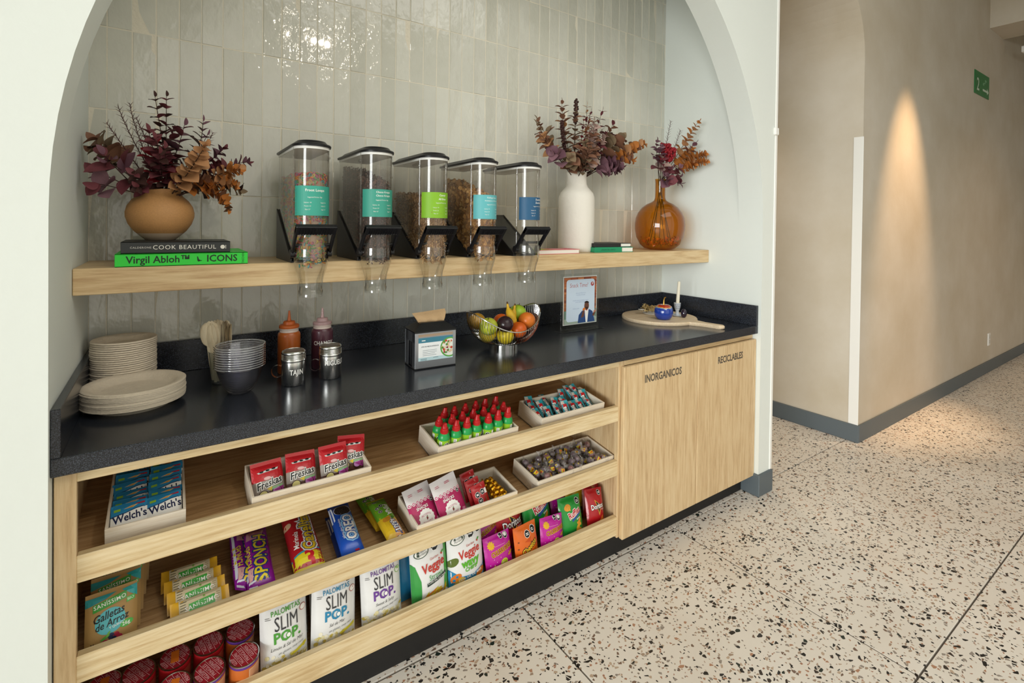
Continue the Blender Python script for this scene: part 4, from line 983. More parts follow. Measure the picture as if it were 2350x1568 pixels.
def banana(label, pts, rs):
    g = G(); g.tube(pts, rs, 7); o = tag(g.build('banana', BANM, None, 70), label, 'fruit')
    d = (Vector(pts[0])-Vector(pts[1])).normalized(); G().tube([Vector(pts[0]), Vector(pts[0])+d*.008], [rs[0],rs[0]*.9], 6).build('stalk', BANM[1], o); return o
banana('upright banana with its stalk pointing up in the fruit basket', [(1.400,.338,1.082),(1.402,.337,1.066),(1.402,.33,1.052),(1.404,.318,1.036),(1.408,.31,1.015),(1.414,.312,.995),(1.420,.32,.98)], [.0045,.006,.014,.0185,.019,.016,.008])
banana('second banana leaning right behind the upright banana', [(1.448,.352,1.068),(1.444,.350,1.055),(1.438,.346,1.042),(1.434,.345,1.02),(1.432,.35,1.0),(1.43,.36,.98)], [.0045,.006,.0125,.016,.0155,.008])
# acrylic sign holder
sg = thing('sign_holder', 'clear acrylic sign holder with a snack notice standing on the worktop', 'sign', (1.899,.432,ZC), (0,0,-.02))
ACR = thin_clear('acrylic_sheet', '#f6f8f7', 1.3)
g = G(); g.cbox(-.137,-.032,0,.137,.032,.004,.001); g.build('foot', ACR, sg)
g = G(); g.cbox(-.124,-.003,.004,.124,.003,.280,.0008); g.build('holder', ACR, sg)
A = Art(lambda u,v,h: Vector((u,-.0012-h,v))); A.rect(-.110,.030,.110,.268,INK_W); A.rect(-.105,.035,.105,.263,ink('#a8603a'))
for k in range(12):
    for j in range(5): A.rect(-.105+.0425*j+.001,.1+.0136*k,-.105+.0425*j+.040,.1+.0136*k+.011,ink(R.choice(['#b96a40','#a5583a','#8e4a33','#c27a4c'])))
A.rect(-.105,.035,.105,.10,ink('#6f8a7a')); A.rect(-.105,.035,.105,.06,ink('#9fb0a2'))
rr = .016; x0,x1,y0,y1 = -.092,.092,.045,.252
A.poly([(cx_+rr*cos(a_),cy_+rr*sin(a_)) for cx_,cy_,s_ in ((x1-rr,y1-rr,0),(x0+rr,y1-rr,1),(x0+rr,y0+rr,2),(x1-rr,y0+rr,3)) for a_ in (s_*pi/2+pi/2*i/5 for i in range(6))], ink('#cfdff0'))
A.text('Snack Time?', -.012, .222, .0215, ink('#b0473f'), xs=.80, shear=.1, bold=-.006); A.ell(.076,.226,.0105,.0105,ink('#a3272f')); A.text('P',.076,.226,.0125,INK_W,bold=.02,shear=.15)
bl_ = ink('#8fa3c4')
for y, t in ((.184,'¿Sabrías que disfrutar de una'),(.175,'rica botana te da energía?'),(.148,'Recuerda: toma lo que necesites y comparte'),(.140,'con tus compañeros de oficina'),(.108,'¡Disfruta tu snack!')): A.text(t, 0 if y > .12 else -.03, y, .0048, bl_, xs=.85)
jk = ink('#2d4c80'); sk = ink('#6b4433')
A.poly([(-.018,.036),(-.012,.075),(.006,.092),(.018,.098),(.060,.098),(.078,.088),(.088,.060),(.094,.036)], jk); A.poly([(.026,.098),(.052,.098),(.044,.036),(.034,.036)], INK_W)
A.ell(.039,.118,.0155,.021,sk); A.ell(.039,.130,.0155,.012,ink('#2a1b16'),16,0,0,pi); A.poly([(.028,.112),(.050,.112),(.046,.101),(.032,.101)], ink('#3a241c')); A.poly([(.033,.098),(.045,.098),(.042,.094),(.036,.094)], ink('#c0402c'))
A.poly([(.002,.060),(.020,.064),(.026,.090),(.014,.096)], sk); A.ell(.022,.102,.010,.007,ink('#d9772c'),14,.4); A.poly([(.076,.066),(.088,.062),(.100,.084),(.088,.088)], sk); A.ell(.094,.088,.010,.006,ink('#b98068'),12,.6)
A.build('notice', sg)
# chopping board with ornaments
BW = wood('maple_board','x','#d3b995','#e0c9a8','#ead8bd',.6,1.2,.5)
cbx, cby, cbr = 2.479, .417, .203
pts = []; ha = atan2(.10-cby, 2.535-cbx); hw = .021
for i in range(61):
    a_ = ha+.20+(2*pi-.40)*i/60; pts.append((cbr*cos(a_), cbr*sin(a_)))
ex, ey = cos(ha), sin(ha); nx, ny = -ey, ex
neck = [(.235,-.030),(.262,-.021),(.33,-.019)]
for d_, o_ in neck: pts.append((ex*d_+nx*o_, ey*d_+ny*o_))
for i in range(9):
    a_ = -pi/2+pi*i/8; pts.append((ex*(.345+.021*cos(a_))+nx*.021*sin(a_), ey*(.345+.021*cos(a_))+ny*.021*sin(a_)))
for d_, o_ in neck[::-1]: pts.append((ex*d_-nx*o_, ey*d_-ny*o_))
n = len(pts); g = G(); sc_ = lambda k: [(x*k,y*k) for x,y in pts]
levels = [(0,sc_(.985)),(.004,sc_(1)),(.014,sc_(1)),(.018,sc_(.985))]
loft(g, levels, 0, True); tag(g.build('chopping_board', BW, None, 50, (cbx,cby,ZC)), 'round pale wooden chopping board with a handle at the right end of the worktop', 'board')
ZB = ZC+.018
tag(G().lathe([(.001,.001),(.035,.001),(.047,.006),(.048,.008),(.036,.004),(.001,.003)], 36).build('white_dish', pbr('white_glaze','#e9e6df',.25), None, 50, (2.487,.478,ZB)), 'small white dish under the herb bundle on the board', 'dish')
hb = thing('herb_bundle', 'dried golden herb bundle lying on the white dish', 'herb bundle', (2.487,.485,ZB+.006), (0,0,-.25))
HM = [pbr('herb_gold','#a88a52',.8), pbr('herb_dark','#6b5732',.8), pbr('herb_pale','#c7ad74',.8)]
g = G()
for k in range(70):
    a_, q = R.uniform(0,2*pi), .020*sqrt(R.random()); y0, z0 = q*cos(a_), .024+q*sin(a_); L_ = R.uniform(.05,.075)
    pts = [(-.035+R.uniform(-.006,.006), y0*1.5+R.uniform(-.006,.006), z0*1.25), (-.005, y0*.7, .024+(z0-.024)*.7), (L_, y0*1.1+R.uniform(-.004,.004), .022+(z0-.024)*.9)]
    g.tube(pts, .0011, 3, k%3)
g.build('stalks', HM, hb)
g = G()
for k in range(90):
    a_, q = R.uniform(0,2*pi), .027*sqrt(R.random()); s_ = R.uniform(.004,.007); i0 = len(g.v)
    g.add([(-s_,0,0),(0,-s_*.6,0),(s_,0,.002),(0,s_*.6,0)], [(0,1,2,3)], k%3); g.xf(Matrix.Translation((-.035+R.uniform(-.02,.02), q*cos(a_), .028+q*sin(a_)*.85)) @ Euler((R.uniform(0,6),R.uniform(0,6),R.uniform(0,6))).to_matrix().to_4x4(), i0)
g.build('flower_heads', HM, hb)
g = G(); g.tube([(.012+.001*sin(k), .0195*cos(2*pi*k/16), .024+.0195*sin(2*pi*k/16)) for k in range(16)], .0016, 4, closed=True); g.build('string', HM[0], hb)
G().cbox(-.075,-.02,.022,-.045,.01,.0245,.0004).build('paper_tag', ink('#d9d8cf'), hb)
pm = thing('ceramic_pomegranate', 'blue and red glazed ceramic fruit with a curled gold stem on the board', 'ornament', (2.420,.338,ZB))
def two_glaze():
    m, N, Lk, b = mk('blue_red_glaze'); tc = N.new('ShaderNodeTexCoord'); sx = N.new('ShaderNodeSeparateXYZ'); Lk.new(tc.outputs['Object'], sx.inputs[0])
    n = N.new('ShaderNodeTexNoise'); n.inputs['Scale'].default_value = 55; n.inputs['Detail'].default_value = 3; Lk.new(tc.outputs['Object'], n.inputs['Vector'])
    ad = N.new('ShaderNodeMath'); ad.operation = 'MULTIPLY_ADD'; ad.inputs[1].default_value = .028; Lk.new(n.outputs['Fac'], ad.inputs[0]); Lk.new(sx.outputs[2], ad.inputs[2])
    mr = N.new('ShaderNodeMapRange'); mr.inputs[1].default_value = 0; mr.inputs[2].default_value = .11; Lk.new(ad.outputs[0], mr.inputs[0])
    cr = N.new('ShaderNodeValToRGB'); e = cr.color_ramp.elements; e[0].position = 0; e[0].color = (*lin('#1c3a94'),1); e[1].position = .68; e[1].color = (*lin('#1f3f9c'),1)
    for p_, c_ in ((.71,'#7fa6c9'),(.74,'#caa24a'),(.78,'#b3341a'),(.95,'#8e2216')): x = e.new(p_); x.color = (*lin(c_),1)
    Lk.new(mr.outputs[0], cr.inputs[0]); Lk.new(cr.outputs[0], b.inputs['Base Color']); b.inputs['Roughness'].default_value = .12; b.inputs['Coat Weight'].default_value = .5; return m
G().lathe([(.001,0),(.028,0),(.036,.004),(.046,.018),(.0495,.036),(.048,.054),(.041,.070),(.028,.079),(.012,.079),(.001,.0765)], 36).build('body', two_glaze(), pm, 60)
G().tube([(0,0,.076),(0,0,.092),(.001,0,.104),(.004,0,.113),(.009,0,.117),(.013,0,.116)], [.005,.0035,.003,.003,.0032,.004], 8).build('gold_stem', pbr('gold_metal','#c79a4b',.28,1), pm)
ch = thing('candle_holder', 'blue and white patterned egg-cup candle holder on the board', 'candle holder', (2.572,.366,ZB))
g = G(); g.lathe([(.001,.003),(.010,.003),(.0095,.018),(.0085,.028),(.0125,.036),(.0175,.052),(.0185,.072),(.0195,.073),(.0165,.073),(.014,.05),(.001,.045)], 28); cpm = pbr('white_patterned','#d5dbe2',.3)
b_ = g.build('cup', cpm, ch, 50); g = G()
for k in range(14):
    for j, (z_, r_) in enumerate(((.045,.0158),(.055,.0182),(.064,.0189))):
        a_ = 2*pi*k/14+j*.22; i0 = len(g.v); g.add([(-.0022,-.0004,0),(0,-.0006,-.003),(.0022,-.0004,0),(0,-.0006,.003)], [(0,1,2,3)]); g.xf(Matrix.Rotation(a_,4,'Z') @ Matrix.Translation((0,-r_,z_)), i0)
g.build('pattern', ink('#20305c'), b_)
G().lathe([(.001,.001),(.030,.001),(.040,.004),(.041,.006),(.030,.0035),(.001,.003)], 32).build('saucer', cpm, ch, 50)
cd = tag(G().lathe([(.0005,-.002),(.0098,-.002),(.0095,.05),(.0078,.142),(.0055,.146),(.0005,.147)], 20).build('candle', pbr('ivory_wax','#e4ddc9',.5,sub=.1), None, 50, (2.572,.366,ZB+.0465), (0,.085,0)), 'slim ivory taper candle tilted right in the patterned holder', 'candle')
tag(G().lathe([(.0004,0),(.008,.0015),(.0145,.010),(.0165,.022),(.0145,.036),(.009,.045),(.0004,.048)], 24).build('glazed_egg', pbr('aubergine_glaze','#1f1226',.08,coat=.6), None, 60, (2.553,.308,ZB)), 'small glossy dark purple egg standing before the candle holder', 'ornament')
# ---------------------------------------------------------------- snacks in the open shelves
FOIL = {}
def foil(c, rough=.3, metal=.0, coat=.25): return pbr('film_'+c.strip('#'), c, rough, metal, coat=coat, bump=(45,.10))
class Bag:
    """pillow pack: x across, z up, front to -y; origin at the bottom centre of the back-leaning pack"""
    def __init__(s, w, h, t, seal=(.07,.07), p=2.4, q=3.0, seed=0, wr=.05, side=False, sag=.25):
        s.w, s.h, s.t, s.seal, s.p, s.q, s.wr, s.side, s.sag = w, h, t, seal, p, q, wr, side, sag
        r = random.Random(seed); s.k = [(r.uniform(3,9), r.uniform(2,7), r.uniform(0,6.3), r.uniform(.4,1)) for _ in range(6)]
    def th(s, u, v):
        a, b = s.seal
        if s.side:
            uu = (u+1)/2
            e = 0 if uu < a or uu > 1-b else 1-abs(2*(uu-a)/(1-a-b)-1)**s.q
            f = (1-abs(2*v-1)**s.p); return s.t/2*max(0,e)**.75*max(0,f)**.6+.0004
        e = 0 if v < a or v > 1-b else 1-abs(2*(v-a)/(1-a-b)-1)**s.q
        return s.t/2*max(0,e)**.75*max(0,1-abs(u)**s.p)**.6*(1+s.sag*(.5-v))+.0004
    def pt(s, u, v, sgn=-1, h=0):
        th = s.th(u, v); k = th/(s.t/2)
        w = sum(a*sin(f*u+g*v*6.3+p) for f, g, p, a in s.k)*s.wr*s.t*.12*min(1, k*2)*(1.3-k)
        hw = s.w/2*(1-.045*(k if not s.side else 0)*(1-abs(u)*.2))
        zz = v if not s.side else .5+(v-.5)*(1-.05*k)
        return Vector((u*hw, sgn*(th+w*.9)+(-h), zz*s.h))
    def mesh(s, name, mats, zone=None, nu=18, nv=22):
        g = G()
        for sg in (-1, 1):
            vs = [s.pt(2*i/nu-1, j/nv, sg) for j in range(nv+1) for i in range(nu+1)]
            o = len(g.v); g.v += [tuple(x) for x in vs]
            for j in range(nv):
                for i in range(nu):
                    a = o+j*(nu+1)+i; q = (a,a+1,a+nu+2,a+nu+1); g.f.append(q if sg < 0 else q[::-1]); g.sm.append(True)
                    g.m.append(zone((i+.5)/nu*2-1, (j+.5)/nv) if zone else 0)
        return g.mesh(name, mats, 80, fix=False)
    def fn(s):
        def f(x, y, h):
            u = max(-1, min(1, x/(s.w/2))); v = max(0, min(1, y/s.h)); return s.pt(u, v, -1, h+.00035)
        return f
def pack(name, label, cat, bag, mats, art, zone=None, group=None, step=.009):
    o = link(name, bag.mesh(name, mats, zone)); tag(o, label, cat, group)
    if art:
        A = Art(bag.fn(), step); art(A, bag.w, bag.h); ch = A.build('printed_front', o); KIDS[o] = [ch]
    return o
def place(o, loc, lean=0, yaw=0, roll=0):
    o.location = loc; o.rotation_euler = Euler((-lean, roll, yaw), 'XYZ'); return o
def again(o, label, loc, lean=0, yaw=0, roll=0, sc_=1):
    c = dup(o)
    c['label'] = label; KIDS[c] = list(c.children); c.scale = (sc_,)*3; return place(c, loc, lean, yaw, roll)
def I(c): return ink(c, .35)
# open plywood trays
def tray(k, x, d, w, dp, hh, label, yaw=0):
    o = thing('wooden_tray', label, 'tray', S(k, x, d), (SLOPE,0,yaw)); t = .006
    G().box(0,0,0,w,dp,.004).build('base', M_PLY, o)
    G().cbox(0,0,.0,w,t,hh,.0008).build('front_wall', M_PLY, o); G().cbox(0,dp-t,.0,w,dp,hh,.0008).build('back_wall', M_PLY, o)
    G().cbox(0,t,.0,t,dp-t,hh,.0008).build('side_wall', M_PLYY, o); G().cbox(w-t,t,.0,w,dp-t,hh,.0008).build('side_wall', M_PLYY, o); return o
TZ = .066
tray(0,.086,.040,.163,.30,TZ,'pale wooden tray of blue fruit snack packs at the left end of the top shelf')
tray(0,.397,.012,.326,.16,TZ,'pale wooden tray holding four red snack bags on the top shelf')
tray(0,.950,.016,.325,.155,TZ,'pale wooden tray of little green bottles on the top shelf')
tray(0,1.391,.024,.332,.155,TZ,'pale wooden tray of small turquoise snack sticks at the right of the top shelf')
tray(1,.873,.006,.395,.165,TZ,'pale wooden tray of pink bags, red packs and gold sweets on the middle shelf')
tray(1,1.368,.014,.405,.165,TZ,'pale wooden tray of wrapped lollipops at the right of the middle shelf')
# fruit snack packs (blue, white band)
def art_w(A, w, h):
    blue = I('#2a86b8'); A.rect(-w/2,h*.06,w/2,h*.97,blue)
    A.poly([(-w/2,h*.10),(w/2,h*.10),(w/2,h*.74),(w*.2,h*.70),(-w*.1,h*.62),(-w/2,h*.58)], INK_W)
    A.poly([(-w/2,h*.58),(-w*.1,h*.62),(w*.2,h*.70),(w/2,h*.74),(w/2,h*.77),(w*.2,h*.73),(-w*.1,h*.65),(-w/2,h*.61)], I('#1b2f5e'))
    A.text('Welch\'s', .002, h*.48, h*.27, I('#17224a'), rot=.07, bold=.022, xs=.80)
    A.rect(w*.18,h*.86,w*.44,h*.95,I('#c02a35')); A.poly([(-w*.16,h*.78),(w*.12,h*.78),(w*.26,h*.87),(w*.06,h*.85)], I('#e6d9a0')); A.poly([(-w*.12,h*.788),(w*.10,h*.79),(w*.20,h*.845),(w*.05,h*.83)], I('#d98a2c'))
    A.rect(-w*.42,h*.74,-w*.24,h*.83,I('#8cbb3a'))
bg = Bag(.074,.072,.012,(.05,.05),seed=1); w0 = None
for c in range(2):
    for i in range(8):
        lab = '%s blue fruit snack pack from the front in the %s column of the tray' % (['first','second','third','fourth','fifth','sixth','seventh','eighth'][i], ['left','right'][c])
        loc = S(0, .086+.0435+c*.076+R.uniform(-.002,.002), .040+.016+i*.033+R.uniform(-.003,.003), .026+R.uniform(0,.008)+(.005 if c else 0))
        if w0 is None: w0 = pack('fruit_snack_pack', lab, 'snack pack', bg, [foil('#2a86b8')], art_w, group='blue fruit snack packs in the tray', step=.010); place(w0, loc, .85, R.uniform(-.05,.05), R.uniform(-.06,.06))
        else: again(w0, lab, loc, .85+R.uniform(-.12,.12), R.uniform(-.05,.05), R.uniform(-.08,.08))
# red topped chocolate bags
def art_f(A, w, h):
    A.rect(-w/2,h*.03,w/2,h*.56,I('#9a8f86')); A.rect(-w/2,h*.03,w/2,h*.30,I('#5b3a30'))
    A.poly([(-w/2,h*.98),(-w/2,h*.60),(-w*.2,h*.66),(w*.2,h*.64),(w/2,h*.56),(w/2,h*.98)], I('#c2202a'))
    for cx_, cy_, c1, c2 in ((-.22,.24,'#b7a24a','#d9cf86'),(.22,.27,'#8f3f8c','#c48ac9'),(-.40,.10,'#4f8a4a','#8cc08a')):
        A.ell(w*cx_,h*cy_,w*.17,h*.11,I('#3a2018'),18,.3); A.ell(w*cx_,h*(cy_+.015),w*.13,h*.08,I(c2),18,.3)
    A.poly([(w*.05,h*.32),(w*.42,h*.36),(w*.45,h*.40),(w*.1,h*.38)], I('#8fc08a')); A.poly([(-w*.1,h*.36),(w*.05,h*.30),(w*.08,h*.40)], I('#e0c93a')); A.poly([(w*.1,h*.30),(w*.44,h*.2),(w*.46,h*.36)], I('#9c2f86'))
    A.ell(-w*.04,h*.60,w*.12,h*.035,I('#e9b9b9'),14)
    A.otext('Freskas', 0, h*.48, h*.165, I('#1c1a1a'), INK_W, .07, rot=.14, bold=.02, xs=.85, shear=.2)
    A.poly([(-w*.30,h*.735),(w*.32,h*.755),(w*.36,h*.80),(w*.2,h*.79),(0,h*.80),(-w*.18,h*.77),(-w*.34,h*.77)], I('#d9e4e2')); A.ell(-w*.2,h*.765,w*.07,h*.022,INK_K,8); A.ell(0,h*.775,w*.07,h*.022,INK_K,8); A.ell(w*.2,h*.785,w*.07,h*.022,INK_K,8)
bgf = Bag(.083,.118,.026,(.06,.09),seed=3,wr=.09)
f0 = place(pack('chocolate_bag','red topped chocolate sweet bag at the left end of its tray','snack bag',bgf,[foil('#c2202a')],art_f,group='red topped chocolate bags in the tray'), S(0,.449,.042,.008), .52, .10)
again(f0,'red topped chocolate sweet bag second from the left in its tray', S(0,.533,.044,.012), .52, .02, .05)
again(f0,'front red topped chocolate sweet bag of the right-hand pair in the tray', S(0,.628,.040,.014), .42, .02)
again(f0,'rear red topped chocolate sweet bag leaning behind at the right of the tray', S(0,.676,.062,.018), .42, -.10, .10)
# little green sauce bottles with red caps
GR = pbr('green_plastic','#1f9a4c',.3); RD = pbr('red_plastic','#b81f22',.35)
def green_bottle():
    o = bpy.data.objects.new('sauce_bottle', None); COL.objects.link(o); r = .0210
    G().lathe([(.001,0),(r-.002,0),(r,.003),(r,.074),(r-.001,.081),(r-.005,.089),(.012,.094),(.011,.097),(.001,.097)], 20).build('body', GR, o, 60)
    g = G(); g.lathe([(r+.0004,.010),(r+.0004,.072)], 20); lb = g.build('label', pbr('label_lime','#8fbf2a',.4), o)
    A = Art(lambda u,v,h: Vector(((r+.0006+h)*sin(u/r), -(r+.0006+h)*cos(u/r), v)), (.004,None)); A.ell(.004,.056,.0088,.0088,INK_W,14); A.ell(.004,.056,.0074,.0074,INK_K,14); A.text('2',.004,.056,.009,INK_W); A.rect(-.022,.034,-.012,.069,INK_W); A.lines(-.021,-.013,.065,.004,7,.0018,INK_K); A.rect(.018,.05,.028,.069,INK_W); A.rect(-.01,.016,.016,.043,I('#c9d96a')); A.build('print', lb)
    g = G(); g.lathe([(.0138,.092),(.0142,.094),(.0142,.101),(.0126,.102),(.0120,.109),(.0095,.110),(.0080,.116),(.0042,.127),(.001,.1275)], 16); cp = g.build('cap', RD, o, 40)
    G().cbox(-.0048,-.0080,.113,.0048,-.0020,.128,.001).build('flip_tab', RD, cp); return o
gb0 = green_bottle(); first = True
rowname = ['front','middle','back']
for j in range(3):
    for i in range(7):
        if (i, j) == (0, 2): continue
        x = .950+.034+.0435*i+(.006 if j == 1 else 0)+R.uniform(-.003,.003); dd = .016+.031+.046*j+R.uniform(-.003,.003)
        o = gb0 if first else dup(gb0); first = False
        o.location = S(0,x,dd,.0045); o.rotation_euler = (SLOPE,0,R.uniform(-.9,.9)); o.rotation_mode = 'XYZ'
        q = Matrix.Rotation(SLOPE,4,'X') @ Matrix.Rotation(R.uniform(-1.2,1.2),4,'Z'); o.rotation_euler = q.to_euler()
        tag(o, '%s little green bottle from the left in the %s row of its tray' % (['first','second','third','fourth','fifth','sixth','seventh'][i], rowname[j]), 'bottle', 'small green bottles with red caps')
# turquoise snack sticks
def art_b(A, w, h):
    A.rect(-w/2,h*.05,w*.18,h*.62,I('#33211c')); A.rect(-w/2,h*.62,w*.18,h*.80,I('#c22026')); A.text('BIG', -w*.16, h*.46, w*.40, INK_W, rot=-pi/2+.2, bold=.03); A.text('MINI', -w*.16, h*.24, w*.30, INK_W, rot=-pi/2+.2, bold=.03)
    A.rect(w*.18,h*.05,w/2,h*.80,I('#1f8b99')); A.rect(-w/2,h*.80,-w*.05,h*.97,I('#c9c2b8'))
bgb = Bag(.034,.076,.014,(.05,.14),seed=5,wr=.06); b0 = None
for j in range(3):
    for i in range(7):
        if j == 2 and i in (3,): continue
        lab = '%s turquoise and brown snack stick from the left in the %s row of its tray' % (['first','second','third','fourth','fifth','sixth','seventh'][i], rowname[j])
        loc = S(0, 1.391+.036+.0435*i+R.uniform(-.006,.006), .024+.022+.040*j, .014+.004*j+R.uniform(0,.006)+(.016 if i > 4 and j == 2 else 0)); le, ya, ro = .75+R.uniform(-.2,.2), R.uniform(-.25,.25), R.uniform(-.2,.2)
        if b0 is None: b0 = place(pack('snack_stick', lab, 'snack pack', bgb, [foil('#2f9fae')], art_b, group='turquoise snack sticks in the tray', step=.010), loc, le, ya, ro)
        else: again(b0, lab, loc, le, ya, ro)
# rice cookie bags
def art_r(A, w, h):
    A.poly([(-w/2,h*.93),(-w/2,h*.80),(-w*.12,h*.86),(w*.1,h*.93)], I('#2f8f93')); A.poly([(w*.2,h*.93),(w/2,h*.76),(w/2,h*.96)], I('#2fa3a8'))
    A.ell(-w*.02,h*.50,w*.30,h*.20,I('#57b3bd'),24,.2)
    A.poly([(-w*.36,h*.69),(w*.30,h*.78),(w*.30,h*.90),(-w*.36,h*.81)], I('#3f9a3c')); A.text('SANÍSSIMO', -w*.03, h*.795, h*.066, INK_W, rot=.13, bold=.008, xs=1.0, sp=1.1)
    A.poly([(w*.30,h*.70),(w*.46,h*.72),(w*.46,h*.80),(w*.30,h*.78)], I('#4fae4a')); A.text('BIO', w*.38, h*.75, h*.045, INK_W, rot=.12)
    k = I('#15181a'); A.text('Galletas', -w*.06, h*.60, h*.125, k, rot=.15, bold=.016, shear=.3, xs=.85); A.text('de Arroz', .0, h*.475, h*.115, k, rot=.15, bold=.016, shear=.3, xs=.85); A.text('Y QUINOA', w*.12, h*.405, h*.036, INK_W, rot=.16, bold=.01)
    A.ell(w*.30,h*.38,w*.13,h*.055,I('#4fae4a'),18,.2); A.text('26g', w*.29, h*.38, h*.06, INK_W, rot=.15, bold=.01)
    for x,y,c in ((.02,.22,'#8f2436'),(-.12,.18,'#a8324a'),(.1,.25,'#9c2138'),(.0,.26,'#2c3350'),(.06,.19,'#1f2740'),(-.06,.15,'#b03a50'),(.16,.2,'#a02a40')): A.ell(w*x,h*y,w*.065,h*.05,I(c),12)
    A.ell(-w*.12,h*.26,w*.10,h*.024,I('#5b9a3f'),10,.4); A.ell(-w*.06,h*.3,w*.07,h*.02,I('#6fae4a'),10,1.0); A.text('M', -w*.36, h*.2, h*.05, k)
bgr = Bag(.100,.132,.028,(.05,.05),seed=9,wr=.06); r0 = None
for i in range(5):
    lab = '%s brown rice cookie bag from the front at the left of the middle shelf' % ['first','second','third','fourth','fifth'][i]
    loc = S(1, .100+.0045*i, .022+.045*i, .008+.004*i); le = .42+.04*i+R.uniform(-.02,.02); ya = .05-.03*i
    if r0 is None: r0 = place(pack('rice_cookie_bag', lab, 'snack bag', bgr, [foil('#a8854f',.55,coat=0)], art_r, group='rice cookie bags on the middle shelf', step=.009), loc, le, ya)
    else: again(r0, lab, loc, le, ya)
# yellow snack bars
def art_y(A, w, h):
    A.rect(-w*.36,h*.02,w*.36,h*.98,I('#cbbd9c')); A.poly([(-w*.18,h*.10),(w*.24,h*.10),(w*.24,h*.32),(-w*.18,h*.28)], I('#d9992a')); A.poly([(-w*.20,h*.30),(w*.24,h*.36),(w*.24,h*.78),(-w*.20,h*.70)], I('#3fa03c'))
    A.text('SANÍSSIMO', w*.02, h*.535, h*.22, INK_W, rot=.06, bold=.008, xs=.92, sp=1.08); A.star(w*.06,h*.86,h*.08,I('#7ea24a'),6,.5); A.lines(-w*.34,-w*.22,h*.84,h*.12,5,h*.03,I('#4a4226')); A.lines(w*.27,w*.34,h*.8,h*.1,4,h*.025,I('#8a7a58'))
    A.ell(-w*.28,h*.14,w*.05,h*.07,I('#3f8a3c'),10)
bgy = Bag(.132,.052,.022,(.10,.10),seed=12,side=True,q=6,p=4,wr=.05); y0_ = None
for i in range(4):
    lab = '%s yellow and beige snack bar from the front between the cookie bags and purple packs' % ['first','second','third','fourth'][i]
    loc = S(1, .283-.007*i, .018+.040*i, .016); le = .78
    if y0_ is None: y0_ = place(pack('snack_bar', lab, 'snack bar', bgy, [foil('#d9a522',.4)], art_y, group='yellow snack bars on the middle shelf', step=.009), loc, le, .05)
    else: again(y0_, lab, loc, le, .05-.02*i)
# long packs lying up the slope
def art_s(A, w, h):
    A.poly([(-w*.42,h*.10),(-w*.1,h*.12),(-w*.2,h*.24),(-w*.45,h*.26)], I('#d9a6a0')); A.poly([(-w*.38,h*.72),(w*.2,h*.70),(w*.42,h*.92),(-w*.3,h*.95)], I('#c98f9a')); A.ell(w*.0,h*.84,w*.26,h*.06,I('#b8707c'),16,.3)
    A.otext('SPONCH', w*.10, h*.42, w*.50, I('#e6cf2c'), I('#1f3f86'), .07, rot=pi/2-.06, bold=.02, xs=.92); A.rect(-w*.49,h*.12,-w*.44,h*.92,I('#d9d9e6')); A.text('SPONCH', -w*.40, h*.45, w*.22, I('#e6cf2c'), rot=-pi/2, bold=.02)
    A.poly([(-w*.44,h*.03),(-w*.1,h*.03),(-w*.2,h*.10),(-w*.44,h*.10)], I('#d9dbe8'))
def flat(o, x, d, lift, yaw=0, roll=0): return place(o, S(1, x, d, lift), pi/2-SLOPE, yaw, roll)
ps = pack('marshmallow_cookie_pack','purple cookie pack with yellow lettering lying on the middle shelf','snack pack',Bag(.070,.245,.046,(.07,.07),q=7,p=3,seed=15,wr=.08),[foil('#8c1c98',.25)],art_s); flat(ps,.425,.020,.030,-.03)
KIDS[ps] = list(ps.children); c_ = again(ps,'second purple cookie pack tucked under the left side of the first', S(1,.392,.040,.022), pi/2-SLOPE, .05, .5)
def art_c(A, w, h):
    A.rect(-w/2,h*.02,w/2,h*.20,I('#dcc92a')); A.poly([(-w/2,h*.185),(w/2,h*.23),(w/2,h*.255),(-w/2,h*.21)], I('#3f9aa8')); A.text('3', w*.05, h*.11, w*.55, I('#c2202a'), rot=.0, bold=.035); A.text('PIEZAS', w*.40, h*.12, w*.12, I('#b5232a'), rot=pi/2)
    A.otext('Canelitas', w*.16, h*.56, w*.43, I('#e6c62a'), INK_W, .11, rot=pi/2-.03, bold=.035, xs=.95); A.text('Canelitas', w*.16, h*.56, w*.43, I('#1f2f6e'), rot=pi/2-.03, bold=.075, xs=.95); A.text('Canelitas', w*.16, h*.56, w*.43, I('#e6c62a'), rot=pi/2-.03, bold=.03, xs=.95)
    A.text('Marinela', -w*.26, h*.42, w*.18, INK_W, rot=pi/2-.1, bold=.01, shear=.3); A.ell(-w*.40,h*.72,w*.12,h*.05,I('#d9b08a'),14); A.ell(-w*.2,h*.93,w*.24,h*.04,I('#d9b08a'),14)
flat(pack('cinnamon_cookie_pack','red cookie pack with yellow lettering and a big red numeral on the middle shelf','snack pack',Bag(.086,.26,.052,(.06,.06),q=7,p=3,seed=18,wr=.08),[foil('#b01f26',.28)],art_c), .551, .016, .032, -.02)
